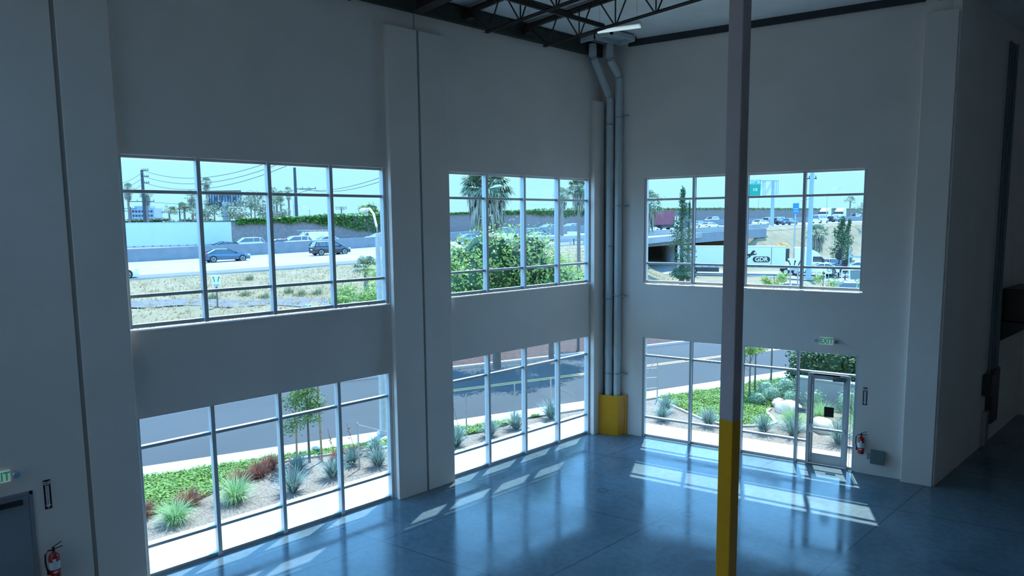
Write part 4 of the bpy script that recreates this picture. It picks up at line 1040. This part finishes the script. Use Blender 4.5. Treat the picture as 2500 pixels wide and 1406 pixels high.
def semicab(loc,rz,label,color='car_white',name='semi_tractor'):
    o=empty(name,loc,rz,label,'truck')
    c=MB(); prof=[(-2.2,.8),(3.1,.8),(3.15,1.3),(2.9,1.75),(1.7,1.95),(1.2,2.75),(.7,3.35),(-.6,3.95),(-2.2,4.0)]
    c.prism(prof,'y',-1.2,1.2); c.build('cab_body',M[color],o,bevel=.10)
    MB().prism([(1.78,2.0),(1.26,2.72),(.15,2.72),(.15,2.0)],'y',-1.215,1.215).build('cab_windows',M['carglass'],o)
    ch=MB(); ch.box(-4.0,3.0,-.6,.6,.6,1.0); ch.box(-1.0,1.2,-1.15,1.15,.45,1.0); ch.box(3.05,3.3,-1.2,1.2,.45,.85); ch.build('chassis',M['dkgrey'],o)
    for x in (2.1,-2.0,-3.3):
        for sgn in (-1,1):
            w_=MB().tube([(x,sgn*.75,.52),(x,sgn*1.22,.52)],.52,20).build('wheel',M['tire'],o); MB().tube([(x,sgn*1.1,.52),(x,sgn*1.235,.52)],.27,14).build('rim',M['rim'],w_)
    m=MB(); m.box(1.35,1.5,-1.5,-1.25,1.9,2.5); m.box(1.35,1.5,1.25,1.5,1.9,2.5); m.build('mirrors',M['dkgrey'],o)
    MB().box(3.06,3.16,-.8,.8,.95,1.6).build('grille',M['galv'],o)
    return o
def fpos(px,s): k=kx_of(px); d=s/(1-K_*k); r=k*d; return W(r,d,zf(ucoord(r,d))+.42)
semicab(fpos(2013,122),HEAD+PI,'white semi tractor beyond the barrier, left one of two')
semicab(fpos(2050,122),HEAD+PI,'white semi tractor beyond the barrier, right one of two')
fcar(2088,124,'van','white','white truck roof at the far right beyond the barrier',True,OPP,detail=False,plain_side=True)
# GDR semi on the surface street
pL=at(1655,662,97.5); pR=at(1915,671.5,92.5); pL.z=pR.z=-1.42
v=(pR-pL); TL=v.length; rz=math.atan2(v.y,v.x); mid=(pL+pR)/2
tr=trailer(mid,rz,TL,'white semi trailer with a black horse emblem and GDR lettering on the street below',name='semi_trailer')
for ch in tr.children:
    if ch.name.startswith('trailer_box'): ch.data.materials[0]=M['trucksil']
# logo on the side facing the building (local -y)
lg=MB(); hx=TL*.5-3.55; X=lambda t:hx-2.05+t
H_=3.0
horse=[(0,-.35),(.25,-.22),(.42,-.02),(.62,.05),(.80,.02),(.98,.18),(1.10,.42),(1.22,.52),(1.32,.50),(1.42,.60),(1.45,.48),(1.62,.36),(1.60,.28),(1.40,.30),(1.34,.10),(1.52,.02),(1.72,.12),(1.80,.04),(1.56,-.12),(1.30,-.12),(1.10,-.20),(.98,-.22),(.90,-.42),(.62,-.55),(.50,-.72),(.42,-.66),(.54,-.44),(.70,-.32),(.56,-.24),(.38,-.30),(.22,-.48),(.0,-.52),(-.02,-.44),(.18,-.38)]
lg.prism([(X(x),H_+y) for x,y in horse],'y',-1.325,-1.305); lg.build('horse_emblem',M['black'],tr)
bd=MB(); pts=[]
for a in range(24): 
    t=2*PI*a/24; pts.append((hx+.35+math.copysign(.75,math.cos(t))+.42*math.cos(t),2.25+.42*math.sin(t)))
bd.prism(pts,'y',-1.322,-1.305); bd.build('logo_badge',M['black'],tr)
text_mb('GDR',.82,.004,'logo_letters',M['signwhite'],tr,(hx+.35,-1.33,2.24))
m=MB(); m.box(TL*.5-1.9,TL*.5-1.85,-1.33,-1.3,1.2,4.0); m.box(-TL*.42,-TL*.1,-1.25,-1.15,.35,1.0); m.build('door_seam',M['dkgrey'],tr)
dv=v.normalized(); semicab(pR+dv*3.4,rz,'white semi tractor pulling the GDR trailer, partly behind the steel pole')
reef=MB(); reef.box(TL/2,TL/2+.5,-1.0,1.0,2.0,3.8); reef.build('refrigeration_unit',M['dkgrey'],tr)
# surface street cars
SS='cars on the surface street'
def scar(px,py,d,kind,color,rz,label,**kw):
    p=at(px,py,d); return car(kind,color,p,rz,label,SS,**kw)
scar(1998,668,87,'sedan','white',rz+PI+.15,'white sedan nose beside the steel pole on the surface street')
scar(2036,660,92,'suv','silver',rz+.05,'silver suv waiting on the far lane right of the steel pole')
scar(2048,668,88,'sedan','black',rz+.05,'black sedan in front of the silver suv')
scar(2108,664,90,'sedan','white',rz+.05,'white car at the right edge behind the railing')
scar(1950,727,60,'sedan','white',rz-.3,'white sedan roof at the sill left of the last mullion')
scar(2066,735,56,'suv','silver',rz+PI-.15,'silver suv at the sill in the last upper right pane')
# ================= SIGNS AND POLES =================
M['signgreen']=mat('freeway_sign_green',(.0,.28,.20),.5); M['polegrey']=mat('galvanised_pole_paint',(.30,.40,.50),.5,noise_amt=.1,noise_scale=2)
M['polewood']=mat('dark_utility_pole',(.06,.07,.09),.85,noise_amt=.2)
M['bluesign']=mat('blue_route_sign',(.02,.20,.55),.5)
def arrow_sign(px,py,d,w_,label,twin=False,hz=None,n=2):
    top=at(px,py,d); r_,d_=rd(top.x,top.y); zg=terr(r_,d_); h=top.z-zg
    f=CAM-top; rz=math.atan2(f.y,f.x)+PI/2
    o=empty('lane_sign',(top.x,top.y,zg),rz,label,'road sign')
    hh=w_*1.45 if n==2 else w_*.95
    MB().box(-w_/2,w_/2,-.02,0,h-hh,h).build('sign_panel',M['signwhite'],o,bevel=.01)
    m=MB()
    for x in ((-.0,) if not twin else (-w_*.28,w_*.28)): m.box(x-.05,x+.05,0,.09,-.3,h-.1)
    m.build('sign_post',M['galv'] if twin else M['bark'],o)
    a=MB(); 
    xs=(-.24,.24) if n==2 else (-.32,0,.32)
    for i,x in enumerate(xs):
        s_=w_; xx=x*s_; y0=h-hh*.62 if n==2 else h-hh*.75; y1=h-hh*.15; lean=(1 if i else -1)*.10*s_ if (n==2) else (-.12,.04,.12)[i]*s_
        a.bar((xx-lean*.2,-.028,y0),(xx,-.028,lerp(y0,y1,.5)),.012,.05*s_*1.4); a.bar((xx,-.028,lerp(y0,y1,.45)),(xx+lean,-.028,y1-.1*s_),.012,.05*s_*1.4)
        a.prism([(xx+lean-.09*s_,y1-.13*s_),(xx+lean+.09*s_,y1-.13*s_),(xx+lean*1.25,y1+.03*s_)],'y',-.034,-.022)
    a.build('arrows',M['black'],o)
    m=MB(); 
    for k in range(3): m.box(-.36*w_,.36*w_,-.024,-.02,h-hh+.06*w_+k*.07*w_,h-hh+.09*w_+k*.07*w_)
    m.build('lettering',M['dkgrey'],o)
    return o
arrow_sign(527,671.5,42,.50,'small white lane sign with two arrows on a wooden post in the weeds')
arrow_sign(752,742,44,.42,'top of a white lane sign at the sill in the third upper left pane')
arrow_sign(1940,631,46,.88,'white lane sign with three arrows on twin posts in front of the semi',True,n=3)
def wpt(px,py,d): return at(px,py,d)
def vpole(name,px,ytop,ybot,d,r0,r1,label,cat='pole',m='polegrey',group=None):
    t=at(px,ytop,d); b_=at(px,ybot,d); b_.z=gz(t.x,t.y); o=empty(name,(t.x,t.y,b_.z),0,label,cat,group)
    MB().tube([(0,0,0),(0,0,t.z-b_.z)],[r0,r1],14).build('shaft',M[m],o,smooth=True); o['h']=t.z-b_.z; return o
sp=vpole('steel_pole',1984,395,676,86,.36,.24,'tall pale steel pole in the last upper right pane')
# gantry
gp=vpole('sign_gantry',1888,440,556,146,.42,.32,'sign gantry with a green EXIT 28 panel beside the column')
gp_h=gp['h']; gp.rotation_euler[2]=math.atan2(RH.y,RH.x)
m=MB(); zt_=gp_h-.1; zb_=gp_h-3.5
for y in (-.5,.5):
    m.bar((-9,y,zt_),(1.0,y,zt_),.16,.16).bar((-9,y,zb_),(1.0,y,zb_),.16,.16)
    for k in range(-4,1): m.bar((k*2-.0,y,zt_),(k*2-1.9,y,zb_),.12,.12); m.bar((k*2+.9 if k==0 else k*2,y,zt_),(k*2+.9 if k==0 else k*2,y,zb_),.12,.12)
m.build('truss',M['polegrey'],gp)
MB().box(-9,-3.1,-.75,-.65,zb_-.35,zt_+.15).build('sign_panel',M['signgreen'],gp,bevel=.02)
b=MB()
for (x0,x1,z0,z1) in ((-5.6,-3.3,zt_-.75,zt_-.69),(-5.6,-3.3,zt_-.03,zt_+.03),(-5.6,-5.54,zt_-.75,zt_+.03),(-3.36,-3.3,zt_-.75,zt_+.03)): b.box(x0,x1,-.77,-.74,z0,z1)
b.build('exit_tab_border',M['signwhite'],gp)
text_mb('EXIT 28',.62,.01,'exit_tab_text',M['signwhite'],gp,(-4.45,-.78,zt_-.36)); text_mb('1/2',.85,.01,'distance_text',M['signwhite'],gp,(-4.35,-.78,zt_-2.0)); text_mb('d',.95,.01,'place_text',M['signwhite'],gp,(-5.9,-.78,zt_-2.0)); text_mb('n',.95,.01,'place_text',M['signwhite'],gp,(-7.4,-.78,zt_-2.0))
def wood_pole(px,yt,yb,d,r,label,arms=(),m='polewood',group='utility poles along the skyline'):
    o=vpole('utility_pole',px,yt,yb,d,r,r*.7,label,'utility pole',m,group)
    o.rotation_euler[2]=math.atan2(RH.y,RH.x); H=o['h']; t=at(px,yt,d)
    for (dy,half,off) in arms:
        z=H-dy*d/FPX; a=MB().bar((off-half,-.1,z),(off+half,-.1,z),.14,.16)
        for k in range(4): x=off-half+.15+k*(2*half-.3)/3; a.tube([(x,-.1,z),(x,-.1,z+.45)],.06,6)
        if half>.9: a.bar((off+half*.6,-.1,z-.05),(0,-.1,z-1.2),.08,.08)
        a.build('crossarm',M[m],o)
    return o
wp1=wood_pole(346,415,545,150,.42,'tall dark utility pole left, with three side insulator arms and a low crossarm',((75,3.0,-.5),(1,.8,.8),(16,.8,.8),(31,.8,.8)))
wp2=wood_pole(719,409,534,150,.42,'tall dark utility pole in the third upper left pane with one wide crossarm',((51,2.4,2.4),))
wood_pole(437,496,545,210,.25,'thin distant utility pole left of the first mullion',((15,1.8,0),(22,1.8,0)))
wood_pole(318,505,545,220,.25,'thin distant utility pole near the left edge',((4,2.2,0),(10,2,0)))
wood_pole(833,505,530,260,.25,'small distant utility pole above the ivy wall',((1,2.2,0),(5,2.2,0)))
wood_pole(1979,432,650,100,.16,'thin dark pole just left of the big steel pole',((4,.9,0),))
# wires
def wire(p,q,sag,lab,r=.045,n=14):
    pts=[p.lerp(q,t/n)-Vector((0,0,sag*4*(t/n)*(1-t/n))) for t in range(n+1)]
    tag(MB().tube(pts,r,5).build('power_line',M['polewood']),lab,'power line','overhead power lines')
for (y0,ya,yb,q) in ((417,411,380,'top'),(431,429,393,'middle'),(446,447,405,'lower')):
    p=at(352,y0,150); wire(p,at(700,yb,95) if True else 0,2.4,'sagging power line running right from the left utility pole, '+q)
    wire(p,at(240,y0+38,120),1.0,'power line running left from the left utility pole, '+q)
wire(at(725,461,150),at(960,422,90),1.2,'power line running right from the second pole, upper'); wire(at(748,462,150),at(965,430,90),1.2,'power line running right from the second pole, lower')
wire(at(719,464,150),at(560,481,200),1.0,'thin power line running left from the second pole')
wire(at(350,492,150),at(660,490,220),1,'thin power line from the low crossarm of the left pole')
# billboard seen from the back
bb=empty('billboard',at(553,560,165),math.atan2(RH.y,RH.x),'billboard seen from behind on a single post','billboard')
base=bb.location; T=at(553,466,165).z-base.z; B_=at(553,503,165).z-base.z; hw=39*165/FPX
MB().tube([(0,0,0),(0,0,B_+1)],[.75,.75],12).build('post',M['polegrey'],bb)
M['bbgrey']=mat('billboard_back_panel',(.30,.36,.46),.7); MB().box(-hw,hw,.35,.5,B_,T).build('panel',M['bbgrey'],bb)
m=MB(); 
for k in range(13): x=-hw+k*2*hw/12; m.bar((x,.0,B_),(x,.25,T-.3),.16,.14)
for k in range(10): x=-hw+.5+k*2*hw/10.5; m.bar((x,-.2,B_),(x+(1.0 if k%2 else -.7),.2,T-.6),.14,.12)
m.bar((-hw-.5,-.6,B_),(hw+.5,-.6,B_),.9,.2).bar((-hw,.2,T),(hw,.2,T),.2,.2); m.build('frame',M['dkgrey'],bb)
# freeway street lights
def hwy_light(px,yt,yb,d,L_,dirn,label,r=.14,rise=.6):
    o=vpole('highway_light',px,yt,yb,d,r,r*.6,label,'street light','galv','street lights along the freeway'); o.rotation_euler[2]=math.atan2(RH.y,RH.x); H=o['h']
    MB().tube([(0,0,H-.3),(dirn*L_*.3,0,H+rise*.6),(dirn*L_*.7,0,H+rise*.95),(dirn*L_,0,H+rise)],r*.45,8).build('arm',M['galv'],o,smooth=True)
    MB().cbox((dirn*(L_+.3),0,H+rise-.03),.9,.3,.14).build('lamp_head',M['galv'],o); return o
hwy_light(2020,472,512,190,3.2,1,'street light with a right pointing arm beyond the white van',rise=1.4)
hwy_light(1943,496,640,98,1.8,1,'slim street light just left of the last mullion with a blue route sign')
MB()
bs=empty('route_sign',at(1943,506,97.86),math.atan2(RH.y,RH.x),'blue and white route sign plate on the slim street light pole','road sign'); MB().box(-.45,.45,-.05,0,-1.0,.6).build('sign_panel',M['bluesign'],bs); MB().box(-.32,.32,-.06,-.045,-.25,-.2).box(-.32,.32,-.06,-.045,-.6,-.55).build('lettering',M['signwhite'],bs)
hwy_light(1852,486,512,215,.1,1,'short mast beyond the sound wall under the green sign')
hwy_light(756,512,532,160,3.4,-1,'curved street light beyond the ivy wall, right of the second pole',rise=1.0)
hwy_light(716,487,533,170,1.2,-1,'slender street light just left of the second utility pole')
# traffic signals
def signal(px,yt,yb,d,label,h=2.3):
    o=vpole('traffic_signal',px,yt,yb,d,.09,.08,label,'traffic signal','dkgrey','traffic signals at the ramp'); H=o['h']; o.rotation_euler[2]=math.atan2(RH.y,RH.x)
    MB().box(-.22,.22,-.2,.2,H-h,H).build('signal_head',M['black'],o,bevel=.03)
    v_=MB(); 
    for k in range(3): v_.tube([(-.22,-.1,H-h*(.2+.3*k)),(-.5,-.1,H-h*(.2+.3*k)-.05)],.17,10)
    v_.build('visors',M['black'],o); return o
signal(2050,605,668,88,'traffic signal in front of the dark tree',1.6)
signal(2065,632,668,84,'small traffic signal right of the dark tree',.9)
p=at(2074,610,86); o=vpole('signal_mast',2074,606,672,86,.09,.07,'mast with a short horizontal arm at the right edge','pole'); o.rotation_euler[2]=math.atan2(RH.y,RH.x); MB().bar((0,0,o['h']-1.1),(2.6,0,o['h']-1.2),.12,.28).build('arm',M['polegrey'],o)
# railing and mailbox-like sign at right bottom
rl=empty('street_railing',at(2050,684,66),math.atan2(RH.y,RH.x),'white pipe railing by the surface street','railing')
m=MB(); 
for x in (-2.4,-1.5,.2,1.0): m.tube([(x,0,-.1),(x,0,1.05)],.05,8)
for z in (.55,1.05): m.tube([(-2.4,0,z),(-1.5,0,z)],.05,8); m.tube([(.2,0,z),(2.6,0,z)],.05,8)
m.build('rail',M['white'],rl)
nb=empty('no_turn_sign',at(2024,660,64),math.atan2(RH.y,RH.x),'small white prohibition sign on the railing','road sign'); MB().box(-.28,.28,-.02,0,-.35,.35).build('sign_panel',M['signwhite'],nb)
MB().tube([(0,-.03,.05),(0,-.022,.05)],.2,18).build('symbol_disc',M['black'],nb); MB().tube([(0,-.035,.05),(0,-.03,.05)],.15,18).bar((-.12,-.04,.17),(.12,-.04,-.07),.01,.04).build('symbol',M['signwhite'],nb); MB().tube([(0,.03,.3),(0,.03,-1.5)],.035,8).build('sign_post',M['galv'],nb)
db=empty('dark_sign',at(2090,662,58),math.atan2(RH.y,RH.x),'dark board seen from behind on a post at the right edge','road sign'); MB().prism([(-.55,0),(-.45,-.75),(.45,-.75),(.55,-1.0),(.6,0)],'y',-.04,0).build('sign_panel',M['boxgrey'],db); MB().box(-.05,.07,0,.08,-2.0,0).build('sign_post',M['galv'],db)
# utility cabinets on the slope in W2
for px,py,w_,lb in ((1401,572,1.1,'pale sign plate on the slope in the upper middle window'),):
    p=at(px,py,80); o=empty('slope_sign',p,math.atan2(RH.y,RH.x),lb,'road sign'); MB().box(-w_*.75,w_*.75,-.05,0,-.45,.35).build('sign_panel',M['signwhite'],o); MB().box(-.06,.06,0,.06,-1.3,0).build('sign_post',M['dkgrey'],o)
gr_=empty('guard_rail',at(1390,590,76),math.atan2((RH+FH*.6).y,(RH+FH*.6).x),'galvanised guard rail at the top of the dry slope','guard rail'); m=MB(); m.box(-6,4.5,-.05,.05,.35,.7); m.build('rail_beam',M['galv'],gr_); m=MB()
for k in range(6): m.box(-5.8+k*2,-5.65+k*2,.05,.2,-.4,.6)
m.build('rail_posts',M['galv'],gr_)
# ================= TREES BEYOND =================
def fan_palm(px,ycrown,ybase,d,rc,rt,label,nf=26,group='palm trees beyond the glass',skirt=True,name='fan_palm',big=False):
    c=at(px,ycrown,d); b_=at(px,ybase,d); b_.z=gz(c.x,c.y)-.1; o=empty(name,(c.x,c.y,b_.z),0,label,'palm tree',group); H=c.z-b_.z
    MB().tube([(0,0,0),(0,0,H*.5),(0,0,H)],[rt,rt*.85,rt*.8],12).build('trunk',M['palmtrunk'],o,smooth=True)
    f=MB()
    for k in range(nf):
        az=R_.uniform(0,2*PI); el_=R_.uniform(-.5,1.35) if skirt else R_.uniform(-.2,1.3); dv=Vector((math.cos(az)*math.cos(el_),math.sin(az)*math.cos(el_),math.sin(el_)))
        L1=rc*R_.uniform(.42,.6); base_=Vector((0,0,H)); tip=base_+dv*L1; f.bar(base_,tip,.02*rc,.02*rc)
        side=dv.cross(Vector((0,0,1))).normalized(); up=side.cross(dv).normalized(); nb=13 if big else 8
        for j in range(nb):
            a=lerp(-1.5,1.5,j/(nb-1)); dr=(dv*math.cos(a)+side*math.sin(a)); l=rc*.5*R_.uniform(.8,1.05); m1=tip+dr*l*.6; e=tip+dr*l-Vector((0,0,l*.35)); wv=up.cross(dr).normalized()*.045*rc
            f.poly([tip,m1+wv,e,m1-wv])
    f.build('fronds',M['palmleaf'],o)
    if skirt:
        s=MB()
        for k in range(nf*7):
            az=R_.uniform(0,2*PI); z=H-R_.uniform(.05,1.1)*rc; rr=rt+R_.uniform(0.02,.42)*rc*(1-(H-z)/rc*.4); p=Vector((math.cos(az)*rr,math.sin(az)*rr,z)); t=Vector((-math.sin(az),math.cos(az),0))*.05*rc
            s.poly([p-t,p+t,p+Vector((math.cos(az)*.05*rc,math.sin(az)*.05*rc,-R_.uniform(.3,.6)*rc))])
        s.build('dead_skirt',M['palmdead'],o)
    return o
fan_palm(1188,462,640,44,2.0,.62,'large fan palm with a shaggy crown in the upper middle window',64,big=True)
fan_palm(1413,462,690,58,1.35,.18,'slim fan palm in the last upper middle pane',36,big=True)
fan_palm(1372,478,540,105,1.7,.3,'round headed tree palm left of the slim palm beyond the freeway',30)
for px,yc,yb,d,rc,lb in ((311,462,545,170,1.7,'distant palm nearest the left edge of the upper left window'),(357,475,545,170,1.7,'distant palm right of the left utility pole'),(503,447,540,180,1.6,'distant palm above the billboard, left'),(468,482,540,170,1.9,'distant palm left of the first mullion, behind shrubs'),
    (667,466,530,190,1.2,'distant slim palm, leftmost of three right of the second mullion'),(684,476,532,180,1.3,'distant slim palm, middle of three right of the second mullion'),(704,468,534,180,1.3,'distant slim palm, rightmost of three right of the second mullion')):
    fan_palm(px,yc,yb,d,rc*1.25,.32,lb,22,'distant palms on the skyline')
fan_palm(675,497,532,150,2.6,.3,'bushy green low palm at the foot of the three slim palms',26,'distant palms on the skyline',skirt=False)
fan_palm(450,515,545,165,2.8,.3,'feathery palm behind the white trailer',24,'distant palms on the skyline',skirt=False)
fan_palm(413,520,548,165,2.6,.25,'green bushy palm behind the white trailer, left of the feathery one',24,'distant palms on the skyline',skirt=False)
fan_palm(1995,572,610,104,2.2,.35,'stubby fan palm on the dry slope in the last upper right pane',30)
fan_palm(1580,500,560,60,1.9,.15,'palm fronds entering at the left edge of the upper right window',30,skirt=True)
fan_palm(2076,492,520,220,2.4,.3,'tiny distant palm at the right end of the skyline',16,'distant palms on the skyline',skirt=False)
fan_palm(893,655,690,48,1.2,.2,'low bright green fan palm on the embankment right of the black suv',30,skirt=False)
def ftree(px,py,ybase,d,rx,rz,label,m='leaf',n=1500,ls=.3,nb=5,group=None,name='leafy_tree',seed=0,core=True):
    rr=random.Random(seed+int(px)); c=at(px,py,d); b_=at(px,ybase,d); b_.z=gz(c.x,c.y)-.1; H=c.z-b_.z; bl=[]
    for k in range(nb): a=2*PI*k/nb; bl.append((math.cos(a)*rx*.45,math.sin(a)*rx*.45,H+rr.uniform(-.35,.35)*rz,rx*.6,rz*.62))
    return tree((c.x,c.y,b_.z),bl,label,m,n,ls,(0,0,max(.3,H-rz*.2),.12+rx*.03),group,name=name,core=core)
SK='trees behind the white trailer'
EU=[(500,520,2.8,2.2),(560,512,3.2,2.6),(612,500,3.0,3.0),(640,505,2.6,3.4),(522,498,2.6,2.6),(585,525,2.6,1.6),(685,522,2.4,1.6),(655,523,2.4,1.8),(620,478,2.2,1.8)]
nm=['furthest left','under the billboard','right of the billboard','at the second mullion','left of the billboard','below the billboard frame','low, right of the second mullion','low, beside the second mullion','the tallest crown']
for i,((px,py,rx,rz_),q) in enumerate(zip(EU,nm)): ftree(px,py,545,158+i*2,rx*1.15,rz_,'grey green skyline tree behind the trailer, '+q,'euc',520,.55,5,SK,core=False)
for i,(px,py,rx) in enumerate(((330,540,4),(385,538,4),(480,538,5),(430,542,4),(300,545,3))): ftree(px,py,550,185+i*3,rx,.9,'low dark hedge tree on the left skyline, '+('below the pale building','below the second palm','nearest the first mullion','below the feathery palm','at the window edge')[i],'leafd',420,.5,4,'low hedge trees on the left skyline')
ftree(900,513,530,150,2.6,1.9,'rounded yellow green tree above the ivy wall at the right','leafl',1100,.38,5)
ftree(935,520,530,150,2.0,1.4,'smaller yellow green tree beside it, cut by the window edge','leafl',600,.38,4)
for i,(px,d) in enumerate(((800,300),(770,320),(745,330),(815,310))): ftree(px,529,534,d,4,1.6,'tiny distant tree above the ivy wall, '+('right most but one','second from left','left most','right most')[i],'euc',200,.9,3,'tiny distant trees above the ivy wall',core=False)
# big leafy tree across the street
BT=[(0,0,0,2.1,1.9),(-1.6,.8,-.4,1.5,1.5),(1.5,-.6,.1,1.5,1.5),(.8,.9,-.9,1.6,1.5),(2.4,-.3,-.9,1.3,1.3),(-1.0,-1.2,-.9,1.5,1.4),(3.3,.6,-1.3,1.1,1.1),(-2.9,.5,-.8,1.3,1.3)]
cc=at(1210,640,29); Hh=cc.z+.12
def rot_rf(x,y): q=RH*x+FH*y; return q.x,q.y
bl=[(*rot_rf(x,y),Hh+z,a*.88,b_) for x,y,z,a,b_ in BT]
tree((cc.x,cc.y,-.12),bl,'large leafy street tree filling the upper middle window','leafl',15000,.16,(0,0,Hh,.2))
c2=at(1345,676,31); tree((c2.x,c2.y,-.12),[(0,0,c2.z+.1,1.5,1.2),(.8,.4,c2.z-.5,1.2,1.1)],'lower leafy street tree at the right of the big one','leafl',3800,.15,(0,0,c2.z,.14))
c3=at(1412,712,33); tree((c3.x,c3.y,-.12),[(0,0,c3.z,.9,.7)],'small green bush top at the foot of the slim palm','leafl',900,.15,(0,0,c3.z,.08),cat='shrub')
for px,py,d,rx,rz_,lb in ((925,715,34,.9,.9,'bright green shrub behind the street lamp pole'),(900,730,33,.8,.6,'bright green shrub left of the street lamp pole'),(845,713,36,.7,.8,'light green sapling left of the lamp pole'),(832,738,34,.6,.5,'small green sapling at the sill'),(930,668,44,1.3,.9,'grey green bush on the embankment behind the lamp pole')):
    ftree(px,py,py+45,d,rx,rz_,lb,'leafl',900,.13,4,'green shrubs at the right end of the upper left window',name='leafy_shrub',core=False)
# right window trees
def conifer(px,yt,yb,d,r,label,m='leafd',n=2600,nb=9,ls=.28,wob=.35,group=None):
    t=at(px,yt,d); b_=at(px,yb,d); b_.z=gz(t.x,t.y)-.1; H=t.z-b_.z; o=empty('dark_conifer',(t.x,t.y,b_.z),0,label,'tree',group); MB().tube([(0,0,0),(0,0,H*.95)],[.22,.05],8).build('trunk',M['bark'],o)
    f=MB(); rr=random.Random(int(px))
    for k in range(nb):
        fr=k/(nb-1); z=H*(.18+.80*fr); rad=r*interp([(0,.75),(.25,1),(.6,.8),(.85,.35),(1,.22)],fr)
        leaves(f,(rr.uniform(-1,1)*wob*rad,rr.uniform(-1,1)*wob*rad,z),rad*.8,rad*.8,H/nb*.75,n//nb,ls,shell=.2,seedn=k)
    f.build('foliage',M[m],o); return o
conifer(1667,465,700,58,1.25,'tall thin dark tree with a bobbed top in the first upper right pane',n=3600,nb=12,ls=.17)
conifer(1683,500,640,62,.7,'smaller dark tree leaning right beside the tall thin one',n=1100,ls=.17)
conifer(2058,535,640,96,2.1,'dark bushy tree on the dry slope in the last upper right pane',n=2600)
conifer(2073,540,600,100,1.6,'dark bushy tree just behind it to the right',n=1400)
ftree(1668,672,700,57,1.3,.7,'low dark shrub at the foot of the tall thin tree','leafd',1200,.15,4,name='leafy_shrub')
M['orangeleaf']=mat('orange_blossom_leaves',(.75,.42,.10),.6)
ftree(1908,598,612,101,.9,.45,'small orange flowering bush above the GDR trailer','orangeleaf',260,.25,3,name='leafy_shrub',core=False)
ftree(2108,508,540,160,2.2,2.6,'greyish tree at the right edge of the upper right window','euc',500,.4,4,core=False)
# pale building on the left skyline
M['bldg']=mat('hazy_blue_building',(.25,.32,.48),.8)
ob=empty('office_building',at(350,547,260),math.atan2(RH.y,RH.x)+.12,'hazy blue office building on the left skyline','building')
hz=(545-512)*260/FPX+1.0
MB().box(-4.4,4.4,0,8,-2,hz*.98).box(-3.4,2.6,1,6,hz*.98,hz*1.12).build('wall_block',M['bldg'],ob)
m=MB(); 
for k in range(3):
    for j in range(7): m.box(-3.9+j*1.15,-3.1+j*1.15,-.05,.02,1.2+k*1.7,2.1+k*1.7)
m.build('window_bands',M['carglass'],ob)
